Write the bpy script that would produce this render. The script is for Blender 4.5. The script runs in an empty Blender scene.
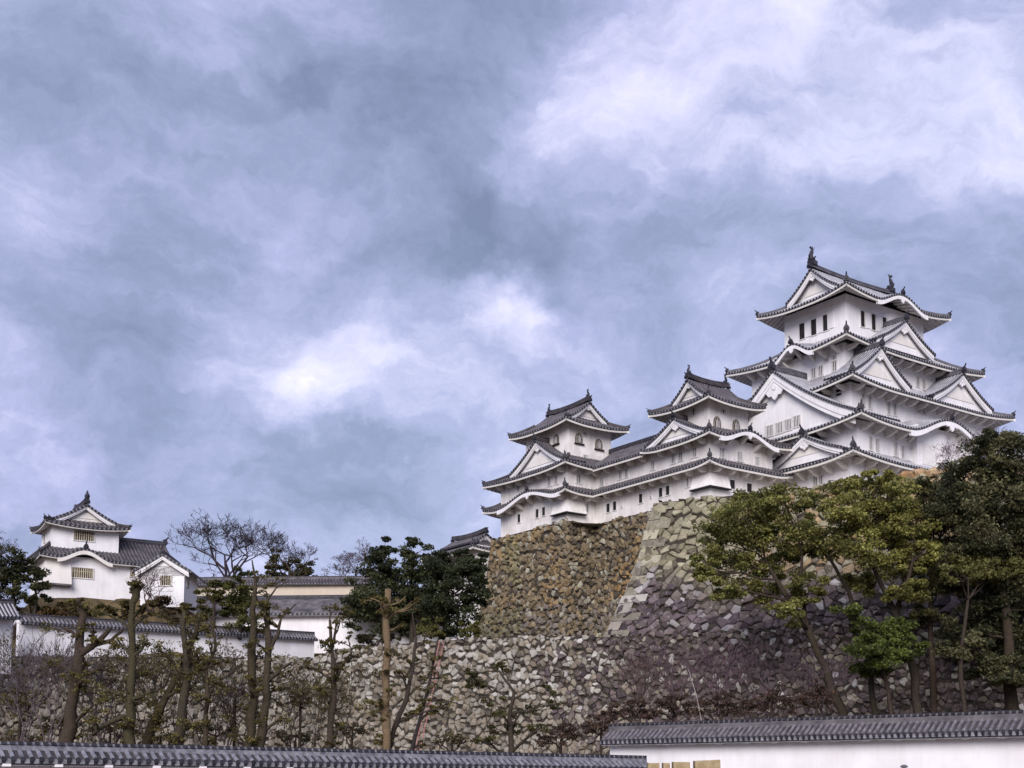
import bpy, math, random
import numpy as np
from mathutils import Vector
rng = np.random.default_rng(7)
random.seed(7)
C = bpy.context.scene.collection
SC = bpy.context.scene
R = math.radians
# ------------------------------------------------------------------ camera, sky, sun, exposure
F, PITCH, SHIFT = 1300.0, R(6.0), 264.0
cam = bpy.data.cameras.new("camera")
cam.sensor_width = 36.0
cam.lens = 36.0 * F / 1024.0
cam.shift_y = SHIFT / 1024.0
cam.clip_start = 0.5
cam.clip_end = 6000.0
camo = bpy.data.objects.new("camera", cam)
C.objects.link(camo)
camo.rotation_euler = (R(90) + PITCH, 0, 0)
SC.camera = camo
SC.view_settings.view_transform = 'Standard'
SC.view_settings.look = 'None'
SC.view_settings.gamma = 1.0
SC.view_settings.use_curve_mapping = False
SC.view_settings.exposure = 1.6
SC.cycles.max_bounces = 5
SC.cycles.transparent_max_bounces = 4
SC.cycles.use_denoising = True

CP, SP = math.cos(PITCH), math.sin(PITCH)
def at(px, py, Y):
    """point at distance Y along the ground axis, seen in direction (px, py)"""
    k = (384 + SHIFT - py) / F
    Z = Y * (k * CP + SP) / (CP - k * SP)
    return ((px - 512) / F * (Y * CP + Z * SP), Y, Z)
def ray(px, py):
    p = at(px, py, 100.0)
    return p

SUN_EL, SUN_AZ = R(27), R(190)      # azimuth clockwise from +Y: sun behind the camera, to the left
def nd(nt, typ, **kw):
    n = nt.nodes.new(typ)
    for k, v in kw.items():
        if k.startswith('i_'):
            n.inputs[int(k[2:]) if k[2:].isdigit() else k[2:]].default_value = v
        else:
            setattr(n, k, v)
    return n

world = bpy.data.worlds.new("World")
SC.world = world
world.use_nodes = True
wt = world.node_tree
wt.nodes.clear()
def mathn(nt, op, a, b=None, clamp=False):
    n = nt.nodes.new('ShaderNodeMath'); n.operation = op; n.use_clamp = clamp
    for i, x in enumerate((a, b)):
        if x is None: continue
        if isinstance(x, (int, float)): n.inputs[i].default_value = x
        else: nt.links.new(x, n.inputs[i])
    return n.outputs[0]
def ramp(nt, fac, stops):
    n = nt.nodes.new('ShaderNodeValToRGB')
    el = n.color_ramp.elements
    while len(el) < len(stops): el.new(0.5)
    for e, (p, c) in zip(el, stops):
        e.position = p; e.color = (*c, 1)
    nt.links.new(fac, n.inputs[0])
    return n.outputs[0]
def build_sky():
    nt = wt; L = nt.links.new
    tc = nd(nt, 'ShaderNodeTexCoord')
    warp = nd(nt, 'ShaderNodeTexNoise', i_Scale=5.0, i_Detail=6.0, i_Roughness=0.6)
    L(tc.outputs['Generated'], warp.inputs['Vector'])
    sub = nd(nt, 'ShaderNodeVectorMath', operation='SUBTRACT'); L(warp.outputs['Color'], sub.inputs[0]); sub.inputs[1].default_value = (.5, .5, .5)
    scl = nd(nt, 'ShaderNodeVectorMath', operation='SCALE'); L(sub.outputs[0], scl.inputs[0]); scl.inputs['Scale'].default_value = 0.16
    wd = nd(nt, 'ShaderNodeVectorMath', operation='ADD'); L(tc.outputs['Generated'], wd.inputs[0]); L(scl.outputs[0], wd.inputs[1])
    st = nd(nt, 'ShaderNodeVectorMath', operation='MULTIPLY'); L(wd.outputs[0], st.inputs[0]); st.inputs[1].default_value = (1.0, 1.0, 2.1)
    n1 = nd(nt, 'ShaderNodeTexNoise', i_Scale=4.2, i_Detail=10.0, i_Roughness=0.56); L(st.outputs[0], n1.inputs['Vector'])
    n2 = nd(nt, 'ShaderNodeTexNoise', i_Scale=13.0, i_Detail=9.0, i_Roughness=0.68); L(st.outputs[0], n2.inputs['Vector'])
    v = mathn(nt, 'ADD', mathn(nt, 'MULTIPLY', mathn(nt, 'SUBTRACT', n1.outputs['Fac'], .5), 1.42),
              mathn(nt, 'MULTIPLY', mathn(nt, 'SUBTRACT', n2.outputs['Fac'], .5), 0.60))
    v = mathn(nt, 'ADD', v, 0.42)
    for (px, py, r, a) in SKY_BLOBS:
        d = Vector(ray(px, py)).normalized()
        dist = nd(nt, 'ShaderNodeVectorMath', operation='DISTANCE'); L(wd.outputs[0], dist.inputs[0]); dist.inputs[1].default_value = d
        mr = nd(nt, 'ShaderNodeMapRange', interpolation_type='SMOOTHSTEP')
        L(dist.outputs['Value'], mr.inputs['Value'])
        mr.inputs['From Min'].default_value = r / F; mr.inputs['From Max'].default_value = 0.0
        mr.inputs['To Min'].default_value = 0.0; mr.inputs['To Max'].default_value = a
        v = mathn(nt, 'ADD', v, mr.outputs[0])
    col = ramp(nt, v, [(0.0, (.108, .136, .205)), (0.25, (.162, .198, .288)), (0.46, (.240, .272, .392)),
                       (0.64, (.355, .380, .490)), (0.84, (.46, .475, .56)), (1.0, (.60, .61, .63))])
    # a purple cast drifting through the cloud layer
    n3 = nd(nt, 'ShaderNodeTexNoise', i_Scale=3.0, i_Detail=3.0); L(tc.outputs['Generated'], n3.inputs['Vector'])
    mx = nd(nt, 'ShaderNodeMix', data_type='RGBA', blend_type='MULTIPLY'); 
    L(mathn(nt, 'MULTIPLY', n3.outputs['Fac'], 1.2, True), mx.inputs[0]); L(col, mx.inputs[6]); mx.inputs[7].default_value = (1.05, .962, 1.055, 1)
    sky = nd(nt, 'ShaderNodeTexSky', sky_type='NISHITA', sun_disc=False)
    sky.sun_elevation = SUN_EL; sky.sun_rotation = SUN_AZ
    b1 = nd(nt, 'ShaderNodeBackground'); L(sky.outputs[0], b1.inputs[0]); b1.inputs[1].default_value = 0.004
    b2 = nd(nt, 'ShaderNodeBackground'); L(mx.outputs[2], b2.inputs[0]); b2.inputs[1].default_value = SKY_GAIN
    add = nd(nt, 'ShaderNodeAddShader'); L(b1.outputs[0], add.inputs[0]); L(b2.outputs[0], add.inputs[1])
    out = nd(nt, 'ShaderNodeOutputWorld'); L(add.outputs[0], out.inputs[0])
SKY_GAIN = 0.62
SKY_BLOBS = [(515, 300, 66, .46), (535, 310, 50, .16), (470, 306, 55, .14), (310, 390, 60, .38), (420, 315, 120, .13), (370, 330, 80, .05), (620, 120, 150, .20), (560, 150, 90, .16), (770, 60, 190, .08), (980, 130, 150, .22),
             (25, 205, 70, .18), (100, 240, 110, .14), (300, 330, 150, .14), (230, 330, 110, .10), (860, 190, 200, .12), (700, 250, 120, .08), (590, 330, 80, .08),
             (450, 60, 190, -.20), (250, 130, 200, -.15), (560, 235, 120, -.16), (430, 215, 140, -.17), (330, 200, 120, -.12), (130, 300, 110, -.2), (60, 90, 140, -.08),
             (330, 270, 90, -.10), (250, 470, 190, -.10), (600, 420, 130, -.06), (90, 430, 140, -.08), (540, 20, 90, -.12), (900, 250, 120, -.05)]
build_sky()
sun = bpy.data.lights.new("sun", 'SUN')
sun.energy = 1.3
sun.angle = R(35)
sun.color = (1.0, 0.95, 0.92)
suno = bpy.data.objects.new("sun", sun)
C.objects.link(suno)
sd = Vector((math.sin(SUN_AZ) * math.cos(SUN_EL), math.cos(SUN_AZ) * math.cos(SUN_EL), math.sin(SUN_EL)))
suno.rotation_euler = sd.to_track_quat('Z', 'Y').to_euler()

# ------------------------------------------------------------------ materials
def mat_base(name, rough=0.8):
    m = bpy.data.materials.new(name); m.use_nodes = True
    nt = m.node_tree; b = nt.nodes['Principled BSDF']
    b.inputs['Roughness'].default_value = rough
    b.inputs['Specular IOR Level'].default_value = 0.25
    return m, nt, b
def noise_mat(name, c0, c1, scale=1.0, rough=0.8, bump=0.0, bscale=None, stretch=(1, 1, 1), detail=5, lo=.35, hi=.65):
    m, nt, b = mat_base(name, rough); L = nt.links.new
    tc = nd(nt, 'ShaderNodeTexCoord')
    mp = nd(nt, 'ShaderNodeMapping'); mp.inputs['Scale'].default_value = stretch; L(tc.outputs['Object'], mp.inputs['Vector'])
    n = nd(nt, 'ShaderNodeTexNoise', i_Scale=scale, i_Detail=detail, i_Roughness=.6); L(mp.outputs[0], n.inputs['Vector'])
    L(ramp(nt, n.outputs['Fac'], [(lo, c0), (hi, c1)]), b.inputs['Base Color'])
    if bump:
        n2 = nd(nt, 'ShaderNodeTexNoise', i_Scale=bscale or scale * 4, i_Detail=5.0); L(tc.outputs['Object'], n2.inputs['Vector'])
        bp = nd(nt, 'ShaderNodeBump', i_Strength=bump, i_Distance=.1); L(n2.outputs['Fac'], bp.inputs['Height']); L(bp.outputs[0], b.inputs['Normal'])
    return m
def plaster_mat(name, base, dirt, amount):
    """lime plaster: cloudy tone and faint vertical weather streaks"""
    m, nt, b = mat_base(name, .85); L = nt.links.new
    tc = nd(nt, 'ShaderNodeTexCoord')
    mp = nd(nt, 'ShaderNodeMapping'); mp.inputs['Scale'].default_value = (2.2, 2.2, .22); L(tc.outputs['Object'], mp.inputs['Vector'])
    a = nd(nt, 'ShaderNodeTexNoise', i_Scale=1.0, i_Detail=6.0, i_Roughness=.65); L(mp.outputs[0], a.inputs['Vector'])
    c = nd(nt, 'ShaderNodeTexNoise', i_Scale=.55, i_Detail=8.0, i_Roughness=.65); L(tc.outputs['Object'], c.inputs['Vector'])
    s = mathn(nt, 'ADD', mathn(nt, 'MULTIPLY', a.outputs['Fac'], .40), mathn(nt, 'MULTIPLY', c.outputs['Fac'], .60))
    L(ramp(nt, s, [(.40, base), (.47 + (1 - amount) * .25, tuple(x * .6 + y * .4 for x, y in zip(base, dirt))), (.95, dirt)]), b.inputs['Base Color'])
    return m
def attr_mat(name, rough=.85, bump=.4, bscale=6, spec=.25, vary=.35, trans=0.0, nscale=2.5):
    m, nt, b = mat_base(name, rough); L = nt.links.new
    b.inputs['Specular IOR Level'].default_value = spec
    at_ = nd(nt, 'ShaderNodeVertexColor', layer_name='Col')
    tc = nd(nt, 'ShaderNodeTexCoord')
    n = nd(nt, 'ShaderNodeTexNoise', i_Scale=nscale, i_Detail=6.0, i_Roughness=.65); L(tc.outputs['Object'], n.inputs['Vector'])
    g = mathn(nt, 'ADD', mathn(nt, 'MULTIPLY', n.outputs['Fac'], vary * 2), 1 - vary)
    mx = nd(nt, 'ShaderNodeVectorMath', operation='SCALE'); L(at_.outputs['Color'], mx.inputs[0]); L(g, mx.inputs['Scale'])
    L(mx.outputs[0], b.inputs['Base Color'])
    if bump:
        n2 = nd(nt, 'ShaderNodeTexNoise', i_Scale=bscale, i_Detail=6.0); L(tc.outputs['Object'], n2.inputs['Vector'])
        bp = nd(nt, 'ShaderNodeBump', i_Strength=bump, i_Distance=.12); L(n2.outputs['Fac'], bp.inputs['Height']); L(bp.outputs[0], b.inputs['Normal'])
    if trans:
        tr = nd(nt, 'ShaderNodeBsdfTranslucent'); L(mx.outputs[0], tr.inputs['Color'])
        ms = nd(nt, 'ShaderNodeMixShader', i_Fac=trans); L(b.outputs[0], ms.inputs[1]); L(tr.outputs[0], ms.inputs[2])
        L(ms.outputs[0], nt.nodes['Material Output'].inputs['Surface'])
    return m
M = {}
M['plaster'] = plaster_mat('white_plaster', (.80, .78, .80), (.52, .49, .49), .45)
M['plaster_old'] = plaster_mat('weathered_plaster', (.79, .76, .75), (.42, .37, .33), .68)
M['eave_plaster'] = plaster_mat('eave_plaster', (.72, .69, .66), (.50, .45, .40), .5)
M['tan_plaster'] = plaster_mat('tan_plaster', (.56, .48, .39), (.42, .36, .30), .5)
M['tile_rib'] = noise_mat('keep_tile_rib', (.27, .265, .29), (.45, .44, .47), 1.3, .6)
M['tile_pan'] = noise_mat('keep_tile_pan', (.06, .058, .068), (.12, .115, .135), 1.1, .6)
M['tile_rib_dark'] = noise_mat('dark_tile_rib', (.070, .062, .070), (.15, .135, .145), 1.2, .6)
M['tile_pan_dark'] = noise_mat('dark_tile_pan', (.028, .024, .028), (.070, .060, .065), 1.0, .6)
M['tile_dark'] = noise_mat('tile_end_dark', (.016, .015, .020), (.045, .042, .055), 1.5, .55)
M['tile_rib_mid'] = noise_mat('brown_grey_tile_rib', (.085, .078, .088), (.21, .195, .215), 4.0, .7)
M['mortar'] = noise_mat('tile_mortar', (.10, .098, .112), (.27, .262, .29), 2.5, .85)
M['tile_rib_pale'] = noise_mat('pale_tile_rib', (.10, .10, .12), (.25, .25, .285), 4.0, .6)
M['dark_wood'] = noise_mat('dark_wood', (.012, .011, .014), (.035, .030, .032), 3, .8)
M['lattice'] = noise_mat('plastered_lattice', (.60, .58, .58), (.72, .70, .70), 3, .85)
M['tan_lattice'] = noise_mat('tan_lattice', (.38, .32, .23), (.52, .45, .34), 3, .85)
M['stone'] = attr_mat('wall_stone', .9, .8, 4, .2, .5, nscale=1.7)
def weather_stone():
    """lichen, moss and water stains running over the stones"""
    nt = M['stone'].node_tree; L = nt.links.new; b = nt.nodes['Principled BSDF']
    src = b.inputs['Base Color'].links[0].from_socket
    tc = nd(nt, 'ShaderNodeTexCoord')
    def patch(src, scale, lo, hi, colr, amt, stretch=(1, 1, 1), rough=.7):
        mp = nd(nt, 'ShaderNodeMapping'); mp.inputs['Scale'].default_value = stretch; L(tc.outputs['Object'], mp.inputs['Vector'])
        n = nd(nt, 'ShaderNodeTexNoise', i_Scale=scale, i_Detail=8.0, i_Roughness=rough); L(mp.outputs[0], n.inputs['Vector'])
        mr = nd(nt, 'ShaderNodeMapRange'); L(n.outputs['Fac'], mr.inputs['Value'])
        mr.inputs['From Min'].default_value = lo; mr.inputs['From Max'].default_value = hi; mr.inputs['To Max'].default_value = amt
        mx = nd(nt, 'ShaderNodeMix', data_type='RGBA'); L(mr.outputs[0], mx.inputs[0]); L(src, mx.inputs[6]); mx.inputs[7].default_value = (*colr, 1)
        return mx.outputs[2]
    c = patch(src, 2.6, .56, .66, (.36, .345, .30), .6)
    c = patch(c, .9, .54, .68, (.055, .050, .026), .65)
    c = patch(c, .55, .55, .72, (.045, .036, .034), .55, (1, 1, .25))
    L(c, b.inputs['Base Color'])
weather_stone()
M['joint'] = noise_mat('stone_joint_earth_and_shade', (.020, .017, .015), (.055, .045, .036), 2.0, .95)  # joint earth, its colour darkened to carry the shade of the gaps too
M['leaf'] = attr_mat('leaf', .6, 0, spec=.25, vary=.3, trans=.32, nscale=.6)
M['bark'] = attr_mat('bark', .95, .9, 7, .1, .6, nscale=2.2)
M['twig'] = attr_mat('twig', .9, 0, spec=.1, vary=.2)
M['ground'] = noise_mat('earth', (.045, .034, .022), (.12, .085, .055), .6, .95, .6, 4)
M['grassy'] = noise_mat('dry_bank', (.060, .046, .022), (.150, .105, .050), .9, .95, .6, 5)
M['gravel'] = noise_mat('pale_gravel', (.25, .23, .2), (.36, .34, .3), 2, .95, .4, 9)
M['pipe'] = noise_mat('faded_red_paint', (.22, .09, .08), (.36, .17, .15), 4, .6)
M['dirty_stone'] = noise_mat('dirty_grey_footing', (.045, .042, .050), (.16, .145, .155), 1.0, .95, .5, 4)
M['tan_block'] = noise_mat('tan_stone', (.26, .19, .10), (.40, .32, .20), 2.5, .9, .5, 8)
M['metal'] = noise_mat('dull_metal', (.10, .10, .12), (.18, .18, .2), 3, .5)

# ------------------------------------------------------------------ mesh helpers
class MB:
    def __init__(self): self.v = []; self.f = []; self.m = []; self.c = None
    def add(self, vs, fs, mi=0):
        o = len(self.v); self.v += [tuple(p) for p in vs]
        for f in fs: self.f.append([i + o for i in f])
        self.m += [mi] * len(fs) if isinstance(mi, int) else list(mi)
    def hexa(self, p, mi=0):            # 8 points: bottom 4 counter-clockwise, top 4
        self.add(p, [(3, 2, 1, 0), (4, 5, 6, 7), (0, 1, 5, 4), (1, 2, 6, 5), (2, 3, 7, 6), (3, 0, 4, 7)], mi)
    def box(self, c, ax, ay, az, mi=0): # centre and three half-axis vectors
        c, ax, ay, az = (np.asarray(t, float) for t in (c, ax, ay, az))
        self.hexa([c - ax - ay - az, c + ax - ay - az, c + ax + ay - az, c - ax + ay - az,
                   c - ax - ay + az, c + ax - ay + az, c + ax + ay + az, c - ax + ay + az], mi)
    def abox(self, x0, x1, y0, y1, z0, z1, mi=0):
        self.hexa([(x0, y0, z0), (x1, y0, z0), (x1, y1, z0), (x0, y1, z0), (x0, y0, z1), (x1, y0, z1), (x1, y1, z1), (x0, y1, z1)], mi)
    def prism(self, poly, ext, mi=0):   # planar polygon swept along ext
        n = len(poly); ext = np.asarray(ext, float)
        a = [np.asarray(p, float) for p in poly]
        self.add(a + [p + ext for p in a], [tuple(range(n))[::-1], tuple(range(n, 2 * n))] + [(i, (i + 1) % n, n + (i + 1) % n, n + i) for i in range(n)], mi)
    def tube(self, pts, rad, n=7, mi=0, cap=True):
        pts = [np.asarray(p, float) for p in pts]
        o = len(self.v); k = len(pts); ref = np.array((.3, .9, .2))
        for i in range(k):
            t = pts[min(i + 1, k - 1)] - pts[max(i - 1, 0)]; t /= (np.linalg.norm(t) + 1e-9)
            a = np.cross(t, ref); a /= (np.linalg.norm(a) + 1e-9); b = np.cross(t, a)
            for j in range(n):
                th = 2 * math.pi * j / n
                self.v.append(tuple(pts[i] + rad[i] * (math.cos(th) * a + math.sin(th) * b)))
        for i in range(k - 1):
            for j in range(n):
                self.f.append([o + i * n + j, o + i * n + (j + 1) % n, o + (i + 1) * n + (j + 1) % n, o + (i + 1) * n + j]); self.m.append(mi)
        if cap:
            self.f.append([o + (k - 1) * n + j for j in range(n)]); self.m.append(mi)
    def build(self, name, mats, parent=None, off=(0, 0, 0), smooth=False, col=None):
        me = bpy.data.meshes.new(name)
        o = np.asarray(off, float)
        if len(self.v):
            vv = np.asarray(self.v, float) - o
            me.from_pydata(vv.tolist(), [], self.f)
        for m in (mats if isinstance(mats, (list, tuple)) else [mats]): me.materials.append(M[m])
        if len(self.m) == len(me.polygons): me.polygons.foreach_set('material_index', self.m)
        if smooth: me.polygons.foreach_set('use_smooth', [True] * len(me.polygons))
        if col is not None:
            ca = me.color_attributes.new('Col', 'FLOAT_COLOR', 'POINT')
            cc = np.ones((len(me.vertices), 4), np.float32); cc[:, :3] = col
            ca.data.foreach_set('color', cc.ravel())
        me.update()
        ob = bpy.data.objects.new(name, me); C.objects.link(ob)
        if parent is not None: ob.parent = parent
        return ob
def tag(o, label=None, cat=None, group=None, kind=None):
    if label: o['label'] = label
    if cat: o['category'] = cat
    if group: o['group'] = group
    if kind: o['kind'] = kind
    return o
def thing(name, label, cat, loc, rz=0.0, group=None):
    o = bpy.data.objects.new(name, None); C.objects.link(o)
    o.location = loc; o.rotation_euler = (0, 0, rz)
    return tag(o, label, cat, group)
# ------------------------------------------------------------------ castle building kit
OPP = {'S': ('W', 'E'), 'W': ('N', 'S'), 'N': ('E', 'W'), 'E': ('S', 'N')}   # neighbour at the start / end of each side
class Side:
    """one side of a plan rectangle: s runs along it (left to right seen from outside), q inwards"""
    def __init__(self, rect, side):
        u0, u1, v0, v1 = rect
        self.o, self.d, self.n, self.L = {
            'S': ((u0, v0), (1, 0), (0, 1), u1 - u0), 'E': ((u1, v0), (0, 1), (-1, 0), v1 - v0),
            'N': ((u1, v1), (-1, 0), (0, -1), u1 - u0), 'W': ((u0, v1), (0, -1), (1, 0), v1 - v0)}[side]
    def p(self, s, q, z):
        return (self.o[0] + self.d[0] * s + self.n[0] * q, self.o[1] + self.d[1] * s + self.n[1] * q, z)
class Bld:
    def __init__(self, name, label, cat, O, A, base, group=None, dark=False):
        self.O, self.A, self.off = O, A, base
        self.ca, self.sa = math.cos(A), math.sin(A)
        self.e = thing(name, label, cat, self.world(*base), A, group)
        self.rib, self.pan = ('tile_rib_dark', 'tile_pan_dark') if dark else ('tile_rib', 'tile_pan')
    def world(self, u, v, z):
        return (self.O[0] + u * self.ca - v * self.sa, self.O[1] + u * self.sa + v * self.ca, z)
    def hit(self, sd, q, px, py):
        """where the line of sight through (px, py) meets the plane q inside a side: (s, z)"""
        d = ray(px, py); ca, sa = self.ca, self.sa
        o = (-self.O[0] * ca - self.O[1] * sa, self.O[0] * sa - self.O[1] * ca)
        dl = (d[0] * ca + d[1] * sa, -d[0] * sa + d[1] * ca)
        den = dl[0] * sd.n[0] + dl[1] * sd.n[1]
        k = (q - (o[0] - sd.o[0]) * sd.n[0] - (o[1] - sd.o[1]) * sd.n[1]) / den
        x, y = o[0] + dl[0] * k - sd.o[0], o[1] + dl[1] * k - sd.o[1]
        return x * sd.d[0] + y * sd.d[1], d[2] * k
    def zat(self, u, v, py):
        return at(0, py, self.world(u, v, 0)[1])[2]
    def put(self, mb, name, mats, parent=None, **kw):
        return mb.build(name, mats, parent or self.e, self.off, **kw)

def walls(b, rect, z0, z1, mat='plaster', line=True):
    m = MB(); u0, u1, v0, v1 = rect
    m.abox(u0, u1, v0, v1, z0, z1)
    if line:                                  # plastered rail round the head of the storey
        for sd in 'SWNE':
            f = Side(rect, sd)
            for zz in (z1 - .95,):
                m.hexa([f.p(-.05, -.05, zz), f.p(f.L + .05, -.05, zz), f.p(f.L + .05, .02, zz), f.p(-.05, .02, zz),
                        f.p(-.05, -.05, zz + .13), f.p(f.L + .05, -.05, zz + .13), f.p(f.L + .05, .02, zz + .13), f.p(-.05, .02, zz + .13)])
    return b.put(m, 'wall', mat)

def ornament(mb, p, d, h=.9, mi=0):
    """ridge-end tile: shouldered shield with a round horn; d = outward direction (unit, level)"""
    p = np.asarray(p, float); d = np.asarray((d[0], d[1], 0.0)); d = d / np.linalg.norm(d); s = np.array((-d[1], d[0], 0)); z = np.array((0, 0, 1.))
    w = h * .36
    out = [(-w, 0), (w, 0), (w * 1.15, .25 * h), (w * .75, .55 * h), (w * .3, .72 * h), (-w * .3, .72 * h), (-w * .75, .55 * h), (-w * 1.15, .25 * h)]
    mb.prism([p + s * x + z * y - d * .12 for x, y in out], d * .26, mi)
    mb.tube([p + z * .6 * h - d * .25, p + z * .8 * h + d * .1, p + z * 1.15 * h + d * .3], [.13 * h, .12 * h, .09 * h], 6, mi)
    mb.tube([p + z * .3 * h + d * .1, p + z * .3 * h + d * .24], [.2 * h, .15 * h], 6, mi)

def fish(b, parent, p, d, h=2.0):
    """dolphin-fish roof ornament: head on the ridge, body arched up, forked tail in the air; d points along the ridge, inwards"""
    m = MB(); p = np.asarray(p, float); d = np.asarray((d[0], d[1], 0.)); s = np.array((-d[1], d[0], 0)); z = np.array((0, 0, 1.))
    m.box(p + z * .12 * h, d * .24 * h, s * .17 * h, z * .12 * h)
    path = [(.20, .20), (.05, .27), (-.10, .38), (-.14, .52), (-.06, .66), (.02, .78), (.02, .88)]
    rad = [.10, .155, .15, .13, .10, .07, .05]
    m.tube([p + d * x * h + z * y * h for x, y in path], [r * h for r in rad], 8)
    for sx in (-.10, .0, .10):                # tail lobes
        m.prism([p + z * .84 * h + d * (.02 + sx * .3) * h - s * .02 * h, p + z * .98 * h + d * (sx * 1.9 - .04) * h - s * .02 * h,
                 p + z * 1.08 * h + d * (sx * 1.5 + .03) * h - s * .02 * h, p + z * .9 * h + d * (.07 + sx * .3) * h - s * .02 * h], s * .04 * h)
    for k in range(4):                        # back fins
        y = .40 + k * .11
        m.prism([p + d * -.22 * h * (1 - k * .15) + z * y * h - s * .015 * h, p + d * (-.36 + k * .05) * h + z * (y + .07) * h - s * .015 * h, p + d * (-.18 + k * .04) * h + z * (y + .09) * h - s * .015 * h], s * .03 * h)
    for sg in (-1, 1):
        m.prism([p + s * sg * .12 * h + z * .3 * h, p + s * sg * .30 * h + z * .42 * h - d * .05 * h, p + s * sg * .14 * h + z * .46 * h], d * .04 * h)
    return b.put(m, 'fish_ornament', 'tile_dark', parent)

def bump_k(x):
    x = np.abs(x)
    return np.where(x < 1, (0.5 + 0.5 * np.cos(np.pi * np.minimum(x, 1))) ** .9, 0)

class RoofSide:
    grad = 0.0
    def __init__(self, sd, run, m0, m1, ze, rise, fl, bumps=(), kap=1.9, curve=.3):
        self.sd, self.run, self.m0, self.m1, self.ze, self.rise, self.fl, self.bumps, self.kap, self.curve = sd, run, m0, m1, ze, rise, fl, bumps, kap, curve
    def z(self, s, t):
        L = self.sd.L
        g = self.rise * ((1 - self.curve) * t + self.curve * t * t)
        f = 0
        if self.m0 > 0:
            f += max(0, 1 - s / min(self.kap * self.m0, L * .5)) ** 2
        if self.m1 > 0:
            f += max(0, 1 - (L - s) / min(self.kap * self.m1, L * .5)) ** 2
        z = self.ze + self.grad * s + g + self.fl * f * (1 - t)
        for c, hw, h in self.bumps:
            x = (s - c) / hw
            if abs(x) < 1:
                z = max(z, self.ze + self.fl * f + h * float(bump_k(x)) + .2 * t * self.run)
        return z
    def tmax(self, s):
        t = 1.0
        if self.m0 > 0: t = min(t, s / self.m0)
        if self.m1 > 0: t = min(t, (self.sd.L - s) / self.m1)
        return max(t, 0.0)
    def pt(self, s, t, dz=0, q=None):
        return self.sd.p(s, t * self.run if q is None else q, self.z(s, t) + dz)

def cols(L, pitch, prof):
    n = max(1, int(round(L / pitch))); p = L / n; out = []
    for k in range(n):
        for o, fg in prof: out.append((k * p + o * p, fg))
    out.append((L, 0))
    return out, n, p
RIB = ((0.0, 0), (.28, 0), (.36, 1), (.64, 1), (.72, 0))
RAFT = ((0.0, 0), (.5, 0), (.52, 1), (.98, 1))
def roof_side(tm, sm, rs, ov, pitch=.48, ribh=.06, nt=8, thick=.43):
    """tiled slope with eave edge into tm (0 rib, 1 pan, 2 dark end, 3 mortar), plastered underside into sm"""
    cs, n, p = cols(rs.sd.L, pitch, RIB)
    V = []; Fc = []; MI = []
    for s, fg in cs:
        tm_ = rs.tmax(s)
        for j in range(nt + 1):
            t = tm_ * j / nt
            V.append(rs.pt(s, t, ribh * fg))
    for i in range(len(cs) - 1):
        mi = 0 if (cs[i][1] or cs[i + 1][1]) else 1
        for j in range(nt):
            a = i * (nt + 1) + j; b = a + nt + 1
            Fc.append((a, b, b + 1, a + 1)); MI.append(mi)
    tm.add(V, Fc, MI)
    V = []; Fc = []; MI = []
    for s, fg in cs:                           # eave edge: tile ends over a pale mortar line
        V += [rs.pt(s, 0, ribh * fg, 0.0), rs.pt(s, 0, -.15, 0.0), rs.pt(s, 0, -.15, .10), rs.pt(s, 0, -.22, .10)]
    for i in range(len(cs) - 1):
        a, b = i * 4, i * 4 + 4
        mi = 2 if (cs[i][1] or cs[i + 1][1]) else 3
        Fc += [(a, a + 1, b + 1, b), (a + 1, a + 2, b + 2, b + 1), (a + 2, a + 3, b + 3, b + 2)]; MI += [mi, 2, 3]
    tm.add(V, Fc, MI)
    for k in range(n):                         # round end tiles
        s = k * p + p * .5; z = rs.z(s, 0); sl = .02
        f = rs.sd; w = .12 * min(1, pitch / .42); o = .05
        ring = [(w * math.cos(a), w * math.sin(a)) for a in [i * math.pi / 3 for i in range(6)]]
        tm.prism([f.p(s + x, -o, z - .0 + y) for x, y in ring], np.subtract(f.p(s, .06, z), f.p(s, -o, z)), 2)
    tw = min(ov / rs.run, 1.0)
    cs, n, p = cols(rs.sd.L, .62, RAFT)
    V = []; Fc = []
    for s, fg in cs:
        tm_ = rs.tmax(s); 
        te = min(tw, tm_)
        V += [rs.pt(s, 0, -.22, min(.09, te * rs.run)), rs.pt(s, 0, -thick, min(.12, te * rs.run))]
        for j in range(4):
            t = min(te, .22 / rs.run + (tw - .22 / rs.run) * j / 3)
            lift = -thick - .0 + -.20 * fg + .0
            V.append(rs.pt(s, t, lift + .08))
    k = 6
    for i in range(len(cs) - 1):
        for j in range(k - 1):
            a = i * k + j; b = a + k
            Fc.append((a, a + 1, b + 1, b))
    sm.add(V, Fc, 0)

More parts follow.
